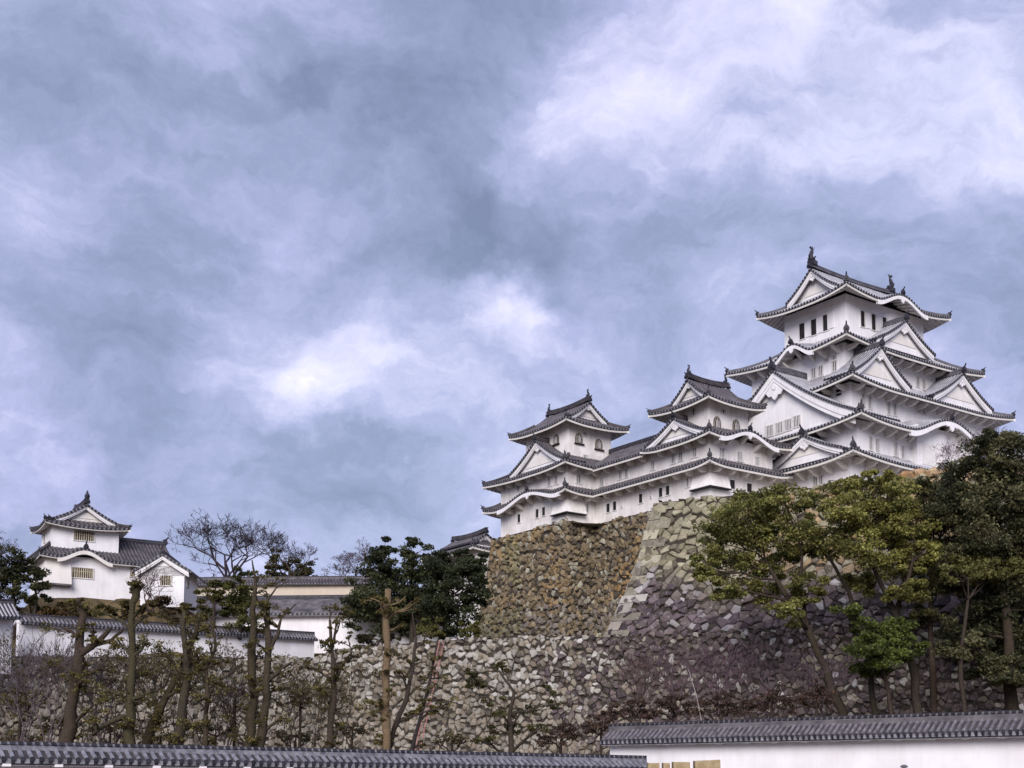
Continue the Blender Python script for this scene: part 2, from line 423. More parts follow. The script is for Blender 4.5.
def hip_bar(b, r, rs, at_end, h=.30, w=.17, orn=.85, t0=0.03, t1=1.0, second=True):
    """ridge of tiles down a hip, with ridge-end tiles at its foot"""
    hb = MB()
    L = rs.sd.L; m = rs.m1 if at_end else rs.m0
    S = lambda t: (L - t * m) if at_end else t * m
    pts = [np.asarray(rs.pt(S(t), t, .0)) for t in np.linspace(t0, t1, 9)]
    d = pts[-1] - pts[0]; d[2] = 0; d /= np.linalg.norm(d); sd = np.array((-d[1], d[0], 0))
    V = []
    for q in pts:
        V += [q - sd * w, q + sd * w, q + sd * w + (0, 0, h), q - sd * w + (0, 0, h)]
    Fc = [(3, 2, 1, 0)]
    for i in range(8):
        a, c = i * 4, i * 4 + 4
        Fc += [(a, a + 1, c + 1, c), (a + 1, a + 2, c + 2, c + 1), (a + 2, a + 3, c + 3, c + 2), (a + 3, a, c, c + 3)]
    hb.add(V, Fc, [0] + [1, 0, 0, 0] * 8)
    b.put(hb, 'hip_ridge', [b.pan, 'mortar'], r)
    for k, dz, h_ in ((0, .12, orn), (2, .25, orn * .7))[:2 if second else 1]:
        ob = MB(); ornament(ob, pts[k] + (0, 0, dz), -d, h_); b.put(ob, 'ridge_end_tile', 'tile_dark', r)

def ring(b, inner, run, ov, ze, rise, fl=.6, bumps={}, sides='SWNE', hips=('SW', 'SE', 'NW', 'NE'), pitch=.48, brackets='', thick=.43, bz=1.5, kap=1.9, curve=.3, orn=.85):
    """skirt roof round a plan rectangle; run/ov give the run and the overhang of each side"""
    if not isinstance(run, dict): run = {k: run for k in 'SWNE'}
    if not isinstance(ov, dict): ov = {k: ov for k in 'SWNE'}
    u0, u1, v0, v1 = inner
    outer = (u0 - run['W'], u1 + run['E'], v0 - run['S'], v1 + run['N'])
    tm, sm = MB(), MB(); RS = {}
    for sd in sides:
        a, c = OPP[sd]
        RS[sd] = RoofSide(Side(outer, sd), run[sd], run[a], run[c], ze, rise, fl, bumps.get(sd, ()), kap, curve)
        roof_side(tm, sm, RS[sd], ov[sd], pitch, thick=thick)
    r = b.put(tm, 'roof', [b.rib, b.pan, 'tile_dark', 'mortar'])
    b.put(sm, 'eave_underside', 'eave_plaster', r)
    for sd in sides:                           # curved plaster board and pendant under a wavy gable
        for c_, hw_, h_ in bumps.get(sd, ()):
            rs = RS[sd]; m = MB(); V = []; n = 28; w_ = .30 + .12 * h_
            for i in range(n + 1):
                s = c_ + hw_ * 1.05 * (2 * i / n - 1); z = rs.z(s, 0); k = w_ * (.55 + .45 * abs(2 * i / n - 1))
                V += [rs.sd.p(s, .03, z - .21), rs.sd.p(s, .03, z - .30 - k), rs.sd.p(s, .24, z - .30 - k), rs.sd.p(s, .24, z - .21)]
            m.add(V, [q for i in range(n) for q in ((4 * i, 4 * i + 1, 4 * i + 5, 4 * i + 4), (4 * i + 1, 4 * i + 2, 4 * i + 6, 4 * i + 5), (4 * i + 2, 4 * i + 3, 4 * i + 7, 4 * i + 6))])
            b.put(m, 'bargeboard', 'plaster', r)
            m = MB(); z = rs.z(c_, 0) - .30 - w_ * .5; w = .30 * h_ + .2
            m.prism([rs.sd.p(c_ + x * w, .0, z + y * w) for x, y in ((-1.5, .1), (-1.1, -.35), (-.55, -.2), (-.3, -.7), (0, -.95), (.3, -.7), (.55, -.2), (1.1, -.35), (1.5, .1))], np.subtract(rs.sd.p(0, .16, 0), rs.sd.p(0, 0, 0)))
            b.put(m, 'pendant', 'plaster', r)
            m = MB(); ornament(m, rs.sd.p(c_, .0, rs.z(c_, 0) + .05), (-rs.sd.n[0], -rs.sd.n[1]), orn * .9); b.put(m, 'ridge_end_tile', 'tile_dark', r)
    for h in hips:
        if h == 'SW': hip_bar(b, r, RS['S'], False, orn=orn)
        if h == 'SE': hip_bar(b, r, RS['S'], True, orn=orn * .7, second=False)
        if h == 'NW' and 'W' in RS: hip_bar(b, r, RS['W'], False, orn=orn * .7, second=False)
        if h == 'NE' and 'N' in RS: hip_bar(b, r, RS['N'], False, orn=orn * .7, second=False)
    for sd in brackets:                        # plastered arms carrying the eaves
        rs = RS[sd]; f = rs.sd; o = ov[sd]
        s0, s1 = (o + .6 if rs.m0 > 0 else .8), f.L - (o + .6 if rs.m1 > 0 else .8)
        n = max(2, int((s1 - s0) / 1.9)); me = None
        for i in range(n + 1):
            s = s0 + (s1 - s0) * i / n
            z = rs.z(s, o / rs.run) - .45; ze_ = rs.z(s, .3 * o / rs.run) - .5
            k = MB()
            k.prism([f.p(s - .19, o + .0, z - bz), f.p(s - .19, o + .0, z - bz + .6), f.p(s - .19, o * .38, ze_ + .02), f.p(s - .19, o * .30, ze_ - .12), f.p(s - .19, o * .55, ze_ - .42)],
                    np.subtract(f.p(.38, 0, 0), f.p(0, 0, 0)))
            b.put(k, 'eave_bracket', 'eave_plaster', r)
    return r, RS, outer

def ridge_bar(m, p0, p1, h=.5, w=.24, sori=.25):
    p0, p1 = np.asarray(p0, float), np.asarray(p1, float); d = p1 - p0; d /= np.linalg.norm(d); sd = np.array((-d[1], d[0], 0)); sd /= np.linalg.norm(sd)
    V = []; n = 12
    for i in range(n + 1):
        x = i / n; q = p0 + (p1 - p0) * x + np.array((0, 0, sori * (2 * x - 1) ** 2))
        for (a, z) in ((-w, -.1), (-w, h * .45), (-w * .8, h * .45), (-w * .8, h * .6), (-w * 1.05, h * .6), (-w * .7, h), (w * .7, h), (w * 1.05, h * .6), (w * .8, h * .6), (w * .8, h * .45), (w, h * .45), (w, -.1)):
            V.append(q + sd * a + np.array((0, 0, z)))
    k = 12; Fc = [tuple(range(k)), tuple(range(n * k, n * k + k))[::-1]]; MI = [0, 0]
    for i in range(n):
        for j in range(k - 1):
            a = i * k + j; Fc.append((a, a + 1, a + 1 + k, a + k)); MI.append(1 if j in (2, 8) else 0)
    m.add(V, Fc, MI)

def gable(b, sd, c, q, hw, zb, za, depth, both=False, board=.5, k=.38, recess=.7, pendant=.9, inner=True, pitch=.48, orn=.9, lattice=False, rid=.45, wallmat='plaster', ext=1.04, parent=None, ndark=False, thick=.2):
    """gable roof with its ridge along q, front face at q: tiles, verge, bargeboard, pediment and pendant"""
    H = lambda r: (1 - r) - k * r * (1 - r) if r <= 1 else (1 - r) * (1 - k)
    Z = lambda x: zb + (za - zb) * H(abs(x) / hw)
    tm = MB(); ends = (0, 1) if both else (0,); BM = {e: MB() for e in ends}; PM = {e: MB() for e in ends}; OM = {e: MB() for e in ends}
    q1 = q + depth; nt = 12; IN = []
    cs, n, p = cols(depth, pitch, RIB)
    for sg in (-1, 1):
        V = []; Fc = []; MI = []
        for y, fg in cs:
            for j in range(nt + 1):
                x = sg * hw * ext * j / nt
                V.append(sd.p(c + x, q + y, Z(x) + .055 * fg))
        for i in range(len(cs) - 1):
            for j in range(nt):
                a = i * (nt + 1) + j; d_ = a + nt + 1
                Fc.append((a, d_, d_ + 1, a + 1)); MI.append(0 if (cs[i][1] or cs[i + 1][1]) else 1)
        V2 = []                                # foot of the slope
        for y, fg in cs: V2 += [sd.p(c + sg * hw * ext, q + y, Z(hw * ext) + .09 * fg), sd.p(c + sg * hw * ext, q + y, Z(hw * ext) - .22)]
        tm.add(V, Fc, MI)
        tm.add(V2, [(2 * i, 2 * i + 1, 2 * i + 3, 2 * i + 2) for i in range(len(cs) - 1)], 2)
        for end in ((0, 1) if both else (0,)):
            qq = q if end == 0 else q1; o = 1 if end == 0 else -1
            V = []; Fc = []; MI = []
            for j in range(nt + 1):            # verge edge and its soffit
                x = sg * hw * ext * j / nt
                V += [sd.p(c + x, qq, Z(x) + .1), sd.p(c + x, qq, Z(x) - thick), sd.p(c + x, qq + o * .9 * recess, Z(x) - thick)]
            for j in range(nt):
                a = j * 3; Fc += [(a, a + 1, a + 4, a + 3), (a + 1, a + 2, a + 5, a + 4)]; MI += [3, 2]
            tm.add(V, Fc, MI)
            ln = math.hypot(hw, za - zb); nd_ = int(ln / .40)
            for i in range(nd_):               # verge tile ends
                x = sg * hw * ext * (i + .5) / nd_
                ring_ = [(.14 * math.cos(a), .14 * math.sin(a)) for a in [t * math.pi / 3 for t in range(6)]]
                tm.prism([sd.p(c + x + a, qq - o * .06, Z(x) - .04 + e) for a, e in ring_], np.subtract(sd.p(0, o * .1, 0), sd.p(0, 0, 0)), 2)
            # bargeboard in two steps
            for (a0, a1, y0, y1) in ((thick, thick + board * .62, .14, .34), (thick + board * .62, thick + board, .22, .42)):
                V = []; Fc = []
                for j in range(nt + 1):
                    r_ = j / nt; x = sg * hw * 1.0 * r_; e = 1 + .25 * r_
                    for (dz, dy) in ((-a0, y0), (-a1 * e, y0), (-a1 * e, y1), (-a0, y1)):
                        V.append(sd.p(c + x, qq + o * dy, Z(x) + dz))
                for j in range(nt):
                    a = j * 4; d_ = a + 4
                    Fc += [(a, a + 1, d_ + 1, d_), (a + 1, a + 2, d_ + 2, d_ + 1), (a + 3, a, d_, d_ + 3)]
                Fc.append(tuple(range(nt * 4, nt * 4 + 4)))
                BM[end].add(V, Fc, 0)
    for end in ((0, 1) if both else (0,)):
        qq = q if end == 0 else q1; o = 1 if end == 0 else -1
        poly = [sd.p(c + hw * t, qq + o * recess, Z(hw * t) - .1) for t in np.linspace(-.98, .98, 21)]
        poly = [sd.p(c - hw * .98, qq + o * recess, zb - .6), *poly, sd.p(c + hw * .98, qq + o * recess, zb - .6)]
        PM[end].prism(poly, np.subtract(sd.p(0, o * .15, 0), sd.p(0, 0, 0)), 0)
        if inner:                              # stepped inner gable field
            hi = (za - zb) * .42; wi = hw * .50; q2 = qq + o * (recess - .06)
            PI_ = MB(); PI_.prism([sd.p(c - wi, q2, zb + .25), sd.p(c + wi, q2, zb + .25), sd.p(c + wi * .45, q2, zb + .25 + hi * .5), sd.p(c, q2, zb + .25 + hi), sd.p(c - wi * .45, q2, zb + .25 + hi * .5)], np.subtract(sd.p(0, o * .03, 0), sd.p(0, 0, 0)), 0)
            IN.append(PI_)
        if pendant:
            zt = Z(0) - thick - board * .75; w = pendant
            lobes = [(0, 1.02), (.16, 1.0), (.30, .82), (.50, .86), (.72, .70), (.95, .74), (1.05, .50), (.86, .36), (.72, .44), (.55, .30), (.42, .12), (.22, .14), (.12, -.02)]
            out = [(x * w, -w + (y) * w * .98) for x, y in lobes]
            out = out + [(0, -w * 1.12)] + [(-x, y) for x, y in out[::-1]]
            out = out[1:-1]
            OM[end].prism([sd.p(c + x, qq + o * .30, zt + y) for x, y in out], np.subtract(sd.p(0, o * .16, 0), sd.p(0, 0, 0)), 0)
            OM[end].prism([sd.p(c + w * .17 * math.cos(a), qq + o * .22, zt - w * .42 + w * .17 * math.sin(a)) for a in [i * math.pi / 3 for i in range(6)]], np.subtract(sd.p(0, o * .1, 0), sd.p(0, 0, 0)), 0)
    g = b.put(tm, 'gable', [b.rib, b.pan, 'tile_dark', 'mortar'], parent)
    for e in ends:
        b.put(BM[e], 'bargeboard', 'plaster', g)
        b.put(PM[e], 'pediment', wallmat, g)
        if pendant: b.put(OM[e], 'pendant', 'plaster', g)
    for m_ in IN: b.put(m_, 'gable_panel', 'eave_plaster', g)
    rm, ro = MB(), MB()
    ridge_bar(rm, sd.p(c, q + .05, za + .05), sd.p(c, q1 - (.05 if both else 0), za + .05), rid + .05, .22, .25 if both else .0)
    ornament(ro, sd.p(c, q - .05, za + .05), (-sd.n[0], -sd.n[1]), orn)
    if both:
        r2 = MB(); ornament(r2, sd.p(c, q1 + .05, za + .05), sd.n, orn); b.put(r2, 'ridge_end_tile', 'tile_dark', g)
    b.put(rm, 'ridge', [b.pan, 'mortar'], g)
    b.put(ro, 'ridge_end_tile', 'tile_dark', g)
    return g

def window(b, f, s, z, w, h, style='bars', q=0.0):
    """one window on wall side f centred at (s, z): reveal, frame and bars"""
    m = MB()
    def bx(s0, s1, z0, z1, q0, q1, mi):
        m.hexa([f.p(s0, q0, z0), f.p(s1, q0, z0), f.p(s1, q1, z0), f.p(s0, q1, z0), f.p(s0, q0, z1), f.p(s1, q0, z1), f.p(s1, q1, z1), f.p(s0, q1, z1)], mi)
    a, c, d, e = s - w / 2, s + w / 2, z - h / 2, z + h / 2
    if style == 'bell':
        arch = []
        for t in np.linspace(0, 1, 9):
            arch.append((w * .5 * math.sqrt(max(0, 1 - max(0, (t - .4) / .6) ** 2.3)), h * (-.5 + t)))
        sil = lambda sc, q0, q1, mi: m.prism([f.p(s + x * sc, q0, z + y * sc) for x, y in arch] + [f.p(s - x * sc, q0, z + y * sc) for x, y in arch[::-1][1:]], np.subtract(f.p(0, q1 - q0, 0), f.p(0, 0, 0)), mi)
        sil(1.18, q - .07, q + .02, 0); sil(1.0, q - .09, q - .071, 2); sil(.86, q - .105, q - .091, 0)
        for x in (-.22, 0.0, .22): bx(s + x * w - .04, s + x * w + .04, d + .12, z + h * (.36 - abs(x) * .6), q - .13, q - .10, 1)
        bx(s - w * .78, s + w * .78, d - .16, d - .02, q - .24, q + .02, 0)
        return b.put(m, 'window', ['dark_wood', 'lattice', 'tan_lattice'])
    bx(a, c, d, e, q - .02, q + .05, 0)
    fr = 2 if style == 'tan' else 1
    for (s0, s1, z0, z1) in ((a - .09, a, d - .09, e + .09), (c, c + .09, d - .09, e + .09), (a, c, e, e + .09), (a, c, d - .09, d)):
        bx(s0, s1, z0, z1, q - .10, q + .03, 1)
    if style != 'dark':
        n = max(2, int(round(w / .24)))
        for i in range(n):
            x = a + w * (i + .5) / n; t = .04 if style != 'tan' else .05
            bx(x - t, x + t, d, e, q - .085, q - .021, fr)
        if style == 'tan': bx(a, c, z + .12 * h, z + .12 * h + .05, q - .082, q - .022, fr)
    return b.put(m, 'window', ['dark_wood', 'lattice', 'tan_lattice'])
def win_px(b, f, px, py, w, h, style='bars', q=0.0):
    s, z = b.hit(f, q, px, py)
    return window(b, f, s, z, w, h, style, q)
def stone_drop(b, rect, corner_len, z0, z1, flare=.62):
    """flared box at the south-west corner for dropping stones, dark slot underneath"""
    u, v = rect[0], rect[2]; m = MB(); l = corner_len; t = .03
    lo = [(u - flare, v + l), (u - flare, v - flare), (u + l, v - flare), (u + l, v - t), (u - t, v - t), (u - t, v + l)]
    hi = [(u - .08, v + l), (u - .08, v - .08), (u + l, v - .08), (u + l, v - t), (u - t, v - t), (u - t, v + l)]
    def pr(lo_, hi_, za, zb, mi):
        n = len(lo_)
        m.add([(x, y, za) for x, y in lo_] + [(x, y, zb) for x, y in hi_], [tuple(range(n))[::-1], tuple(range(n, 2 * n))] + [(i, (i + 1) % n, n + (i + 1) % n, n + i) for i in range(n)], mi)
    pr(lo, hi, z0, z1, 0)
    grow = [(u - flare - .04, v + l + .03), (u - flare - .04, v - flare - .04), (u + l + .03, v - flare - .04), (u + l + .03, v - t), (u - t, v - t), (u - t, v + l + .03)]
    pr(grow, grow, z0 - .13, z0 - .01, 1)
    return b.put(m, 'stone_drop_box', ['plaster_old', 'dark_wood'])
# ------------------------------------------------------------------ the castle: four buildings in one plan frame
CO, CA = (39.841, 150.0), R(36)
def main_keep():
    b = Bld('main_keep', 'huge white five-storey castle keep with stacked grey tiled roofs', 'castle keep', CO, CA, (-7.5, -7.6, 31.0))
    t1 = (-8.9, 22.5, -7.3, 16.5); w2 = (-7.4, 22.2, -7.2, 16.9)
    w3 = (-5.7, 20.5, -4.9, 14.6); w4 = (-3.5, 18.3, -2.4, 12.1); w5 = (0, 14.8, 0, 9.7)
    z1, z2, z3, z4, z5 = 35.2, 39.55, 44.7, 50.45, 57.85     # eave heights
    walls(b, t1, 30.6, z1 + .5, line=False); walls(b, w2, z1 + .2, z2 + .5); walls(b, w3, z2 + 1.0, z3 + .5); walls(b, w4, z3 + .6, z4 + .5); walls(b, w5, z4 + 1.5, z5 + .5)
    ovr = 2.35
    def bump(rect, run, side, pxs, pyc, h, q=0):
        u0, u1, v0, v1 = rect; o = Side((u0 - run, u1 + run, v0 - run, v1 + run), side)
        a, _ = b.hit(o, q, pxs[0], pyc); c, _ = b.hit(o, q, pxs[1], pyc)
        return ((a + c) / 2, (c - a) / 2, h)
    # first roof
    r, RS, out1 = ring(b, (-7.4, 22.2, -7.2, 16.9), {'S': 2.35, 'W': 3.8, 'N': 2.35, 'E': 2.6}, {'S': 2.25, 'W': 2.3, 'N': 2.0, 'E': 2.3}, z1, 1.5, .65, brackets='SW', kap=2.6)
    # second roof with the wavy gable over the south bay
    run = {'S': 4.7, 'W': 4.0, 'N': 4.7, 'E': 4.0}
    out2 = (w3[0] - 4.0, w3[1] + 4.0, w3[2] - 4.7, w3[3] + 4.7)
    s2 = Side(out2, 'S'); a, _ = b.hit(s2, 0, 913, 425); c, _ = b.hit(s2, 0, 990, 432)
    cb = (a + c) / 2
    ring(b, w3, run, {'S': 2.35, 'W': 2.3, 'N': 2.3, 'E': 2.3}, z2, 2.5, .65, {'S': [(cb, (c - a) / 2, 2.15)]}, brackets='SW')
    ring(b, w4, {'S': 4.8, 'W': 4.5, 'N': 4.8, 'E': 4.5}, ovr, z3, 3.0, .7, brackets='SW')
    out4 = (w5[0] - 5.8, w5[1] + 5.8, w5[2] - 4.7, w5[3] + 4.7)
    f = Side(out4, 'W'); a, _ = b.hit(f, 0, 771, 350); c, _ = b.hit(f, 0, 811, 341)
    ring(b, w5, {'S': 4.7, 'W': 5.8, 'N': 4.7, 'E': 5.8}, 2.3, z4, 3.2, .75, {'W': [((a + c) / 2, (c - a) / 2, 1.5)]}, brackets='SW')
    # top roof: skirt, then gable roof along the ridge
    inn = (.9, 13.9, 1.0, 8.7); run5 = {'S': 3.3, 'W': 3.5, 'N': 3.3, 'E': 3.5}
    out5 = (-2.6, 17.4, -2.3, 12.0); f = Side(out5, 'S'); a, _ = b.hit(f, 0, 879, 299); c, _ = b.hit(f, 0, 927, 307)
    ring(b, inn, run5, 2.3, z5, 2.0, .7, {'S': [((a + c) / 2, (c - a) / 2, 1.45)]}, curve=.2)
    f = Side((-.55, 15.35, .0, 9.7), 'W')
    g = gable(b, f, 4.85, 0, 3.95, z5 + 1.9, 62.95, 15.9, both=True, board=.55, k=.30, recess=1.1, pendant=.85, orn=1.0, rid=.38)
    fish(b, g, (-.1, 4.85, 63.45), (1, 0), 2.2); fish(b, g, (14.9, 4.85, 63.45), (-1, 0), 2.2)
    # great west gable
    f = Side(out2, 'W'); q = .35
    sc_, za = b.hit(f, q, 772, 370); s1_, zb_ = b.hit(f, q, 853, 409)
    gable(b, f, sc_, q, s1_ - sc_, zb_ + .1, za, 7.5, inner=False, board=1.15, k=.30, recess=.95, pendant=2.2, orn=1.3, rid=.6)
    fw = Side((out2[0] + q + .95, 30, -20, out2[3]), 'W')
    for px, py in ((770, 431), (779.5, 428), (788.5, 425), (797, 421.5)): win_px(b, fw, px, py, 1.15, 1.25)
    # small gables on the roofs: (roof outline, side, inset, apex pixel, right foot pixel, depth)
    for o, sd, q, ap, ft, dp in ((out1, 'W', .9, (802, 434.5), (841, 447.5), 3.4),
                                 ((w4[0] - 4.5, w4[1] + 4.5, w4[2] - 4.8, w4[3] + 4.8), 'S', .9, (882, 345.5), (911, 387), 4.2),
                                 ((w4[0] - 4.5, w4[1] + 4.5, w4[2] - 4.8, w4[3] + 4.8), 'S', .9, (964, 372.5), (993, 410), 4.2),
                                 (out4, 'S', .9, (906.5, 319.5), (935, 355), 3.3)):
        f = Side(o, sd); s0, za = b.hit(f, q, *ap); s1, zb = b.hit(f, q, *ft)
        gable(b, f, s0, q, abs(s1 - s0), zb + .15, za, dp, board=.55, recess=.75, pendant=1.0, orn=.9, k=.3)
    # south bay under the wavy gable, with its lattice
    f2 = Side(w2, 'S'); a, _ = b.hit(f2, -.9, 917.5, 450); c, _ = b.hit(f2, -.9, 982, 460)
    m = MB(); P = lambda s, q, z: f2.p(s, q, z)
    m.hexa([P(a, -.9, z1 + .9), P(c, -.9, z1 + .9), P(c, .05, z1 + .9), P(a, .05, z1 + .9), P(a, -.9, z2 + 1.3), P(c, -.9, z2 + 1.3), P(c, .05, z2 + 1.3), P(a, .05, z2 + 1.3)])
    bay = b.put(m, 'bay', 'plaster'); m = MB(); n = int((c - a - 1.4) / .27)
    for i in range(n):
        x = a + .7 + i * .27
        m.hexa([P(x, -.98, z1 + 1.1), P(x + .15, -.98, z1 + 1.1), P(x + .15, -.89, z1 + 1.1), P(x, -.89, z1 + 1.1), P(x, -.98, z2 - .7), P(x + .15, -.98, z2 - .7), P(x + .15, -.89, z2 - .7), P(x, -.89, z2 - .7)])
    b.put(m, 'lattice', 'lattice', bay)
    # windows
    f5s, f5w = Side(w5, 'S'), Side(w5, 'W')
    for px, py in ((802.3, 331.3), (814, 327.3), (826, 322.8)): win_px(b, f5w, px, py, .85, 2.0, 'dark')
    for px, py in ((862.3, 319), (873.2, 322.3), (884.3, 325.5), (895, 328)): win_px(b, f5s, px, py, .75, 2.0, 'dark')
    for px, py in ((808, 329), (820, 325), (831, 320.5)):      # white sliding shutters beside the openings
        s, z = b.hit(f5w, 0, px, py); m = MB(); m.box(f5w.p(s, -.03, z), np.multiply((*f5w.d, 0), .5), np.multiply((*f5w.n, 0), .06), (0, 0, 1.0)); b.put(m, 'shutter', 'plaster')
    for px, py in ((867.8, 320.5), (878.8, 324), (889.8, 327)):
        s, z = b.hit(f5s, 0, px, py); m = MB(); m.box(f5s.p(s, -.03, z), np.multiply((*f5s.d, 0), .45), np.multiply((*f5s.n, 0), .06), (0, 0, 1.0)); b.put(m, 'shutter', 'plaster')
    f4s, f4w, f3s, f3w, f2w, f1w = Side(w4, 'S'), Side(w4, 'W'), Side(w3, 'S'), Side(w3, 'W'), Side(w2, 'W'), Side(t1, 'W')
    for px, py in ((814, 373.5), (821, 371), (834.8, 366), (834.5, 357.5), (827, 360)): win_px(b, f4w, px, py, .75, 1.2 if py > 361 else .5)
    for px, py in ((917.5, 382), (923.5, 384.5)): win_px(b, f4s, px, py, .75, 1.25)
    win_px(b, f3w, 839, 392.5, .8, .8, 'dark')
    for px, py in ((862.8, 400), (869.5, 402.5), (888.5, 408.5), (894.5, 409.5), (918, 407), (923.5, 408.5)): win_px(b, f3s, px, py, .7, 1.45)
    for px, py in ((870.5, 443.5), (877, 446), (895.5, 449.5), (902.5, 452.5)): win_px(b, f2, px, py, .7, 1.5)
    for px, py in ((816, 481), (821, 480)): win_px(b, f1w, px, py, .7, 1.0)
    return b

def keep_nw():
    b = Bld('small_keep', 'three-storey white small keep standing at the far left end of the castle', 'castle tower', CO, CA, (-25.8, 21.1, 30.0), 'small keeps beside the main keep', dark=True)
    w1 = (-25.8, -14.0, 21.1, 34.7); w3 = (-24.6, -17.9, 22.3, 30.9)
    za, zb = 34.45, 37.7
    walls(b, w1, 29.6, zb + .4, 'plaster_old', line=False); walls(b, w3, zb + .6, 44.2, 'plaster_old', line=False)
    o1 = (-27.5, -12.3, 19.4, 36.4); f = Side(o1, 'W'); a, _ = b.hit(f, 0, 498, 497); c, _ = b.hit(f, 0, 557, 489)
    ring(b, w1, 1.7, 1.68, za, 1.0, .4, {'W': [((a + c) / 2, (c - a) / 2, 1.15)]}, brackets='SW', bz=1.15, orn=.7)
    w3i = (-24.6, -17.9, 22.3, 30.9)
    ring(b, w3i, {'S': 2.9, 'W': 2.9, 'N': 5.5, 'E': 5.6}, 1.68, zb, 1.9, .4, brackets='SW', bz=1.15, orn=.7)
    f = Side((-27.5, -12.3, 19.4, 36.4), 'W'); q = .8
    s0, zt = b.hit(f, q, 535, 440); s1, z1 = b.hit(f, q, 563, 459)
    gable(b, f, s0, q, s1 - s0, z1 + .2, zt, 3.4, board=.5, recess=.7, pendant=.8, orn=.7, k=.3)
    inn = (-23.9, -18.6, 23.2, 30.0)
    ring(b, inn, {'S': 2.5, 'W': 2.35, 'N': 2.4, 'E': 2.35}, {'S': 1.58, 'W': 1.6, 'N': 1.5, 'E': 1.6}, 43.35, 1.5, .4, curve=.15, orn=.6)
    f = Side((-25, -17.5, 22.25, 30.8), 'S')
    g = gable(b, f, 3.75, 0, 2.75, 44.75, 46.75, 8.5, both=True, board=.4, k=.25, recess=.8, pendant=.5, orn=.6, rid=.45)
    fish(b, g, (-21.25, 22.7, 47.2), (0, 1), 1.15); fish(b, g, (-21.25, 30.4, 47.2), (0, -1), 1.15)
    fs, fw = Side(w3, 'S'), Side(w3, 'W'); ls, lw = Side(w1, 'S'), Side(w1, 'W')
    win_px(b, fw, 556.5, 439.5, .85, 1.15, 'bell')
    for px, py in ((578.8, 438.5), (598.7, 444.5)): win_px(b, fs, px, py, .95, 1.2, 'bell')
    for px, py in ((584.5, 434), (585, 457)): win_px(b, fs, px, py, .7, .45)
    for px, py in ((549.5, 482), (556.5, 480), (518.5, 487)): win_px(b, lw, px, py, .75, 1.0)
    win_px(b, ls, 578.5, 479, .8, 1.0)
    for px, py in ((519.3, 518.5), (537.5, 513.5), (544, 511.5)): win_px(b, lw, px, py, .62, 1.05, 'dark')
    win_px(b, ls, 587, 508, .5, 1.0)
    stone_drop(b, w1, 2.5, 32.15, 33.75)
    return b

def keep_w():
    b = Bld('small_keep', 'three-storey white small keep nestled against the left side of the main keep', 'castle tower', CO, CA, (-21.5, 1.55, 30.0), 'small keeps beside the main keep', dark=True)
    w1 = (-21.5, -11.6, 1.55, 11.0); w3 = (-20.3, -14.1, 2.8, 9.2)
    za, zb = 34.5, 37.6
    walls(b, w1, 29.4, zb + .4, 'plaster_old', line=False); walls(b, w3, zb + .6, 43.0, 'plaster_old', line=False)
    ring(b, w1, {'S': 1.7, 'W': 1.7, 'N': 0, 'E': 1.5}, {'S': 1.68, 'W': 1.68, 'N': 0, 'E': 1.4}, za, 1.0, .4, sides='SWE', hips=('SW', 'SE'), brackets='SW', bz=1.15, orn=.7)
    r2 = {'S': 2.95, 'W': 2.9, 'N': 1.8, 'E': 4.0}; o2 = (-23.2, -10.1, -.15, 11.0)
    f = Side(o2, 'S'); a, _ = b.hit(f, 0, 722, 432); c, _ = b.hit(f, 0, 778, 445)
    ring(b, w3, r2, {'S': 1.68, 'W': 1.68, 'N': 0, 'E': 1.5}, zb, 1.9, .4, {'S': [((a + c) / 2, (c - a) / 2, 1.25)]}, sides='SWE', hips=('SW', 'SE'), brackets='SW', bz=1.15, orn=.7)
    f = Side((-23.2, -10, -.15, 11.0), 'W'); q = .8
    s0, zt = b.hit(f, q, 673, 417.5); s1, z1 = b.hit(f, q, 703, 429.5)
    gable(b, f, s0, q, s1 - s0, z1 + .2, zt, 3.4, board=.5, recess=.7, pendant=.8, orn=.7, k=.3)
    inn = (-19.5, -14.9, 3.6, 8.4)
    ring(b, inn, {'S': 2.5, 'W': 2.5, 'N': 2.5, 'E': 2.0}, {'S': 1.7, 'W': 1.7, 'N': 1.6, 'E': 1.2}, 42.05, 1.5, .4, curve=.15, orn=.6)
    f = Side((-20.5, -13.9, 2.6, 9.4), 'W')
    g = gable(b, f, 3.4, 0, 2.5, 43.45, 45.55, 6.6, both=True, board=.4, k=.25, recess=.8, pendant=.5, orn=.6, rid=.45)
    fish(b, g, (-20.1, 6.0, 46.0), (1, 0), 1.2); fish(b, g, (-14.4, 6.0, 46.0), (-1, 0), 1.2)
    fs, fw = Side(w3, 'S'), Side(w3, 'W'); ls, lw = Side(w1, 'S'), Side(w1, 'W')
    for px, py in ((717, 423), (736, 426)): win_px(b, fs, px, py, .95, 1.3, 'bell')
    win_px(b, fs, 723, 411.5, .6, .45); win_px(b, fw, 694, 412, .6, .8)
    for px, py in ((721.8, 453), (739.5, 456.5), (757, 461.5)): win_px(b, ls, px, py, .85, 1.0)
    for px, py in ((673.5, 459), (681, 456.5), (695, 452.5)): win_px(b, lw, px, py, .75, 1.0)
    for px, py in ((732, 484.5), (749, 488)): win_px(b, ls, px, py, .8, 1.0, 'dark')
    win_px(b, lw, 688, 482.5, .5, 1.0)
    stone_drop(b, w1, 2.6, 32.2, 33.75)
    return b

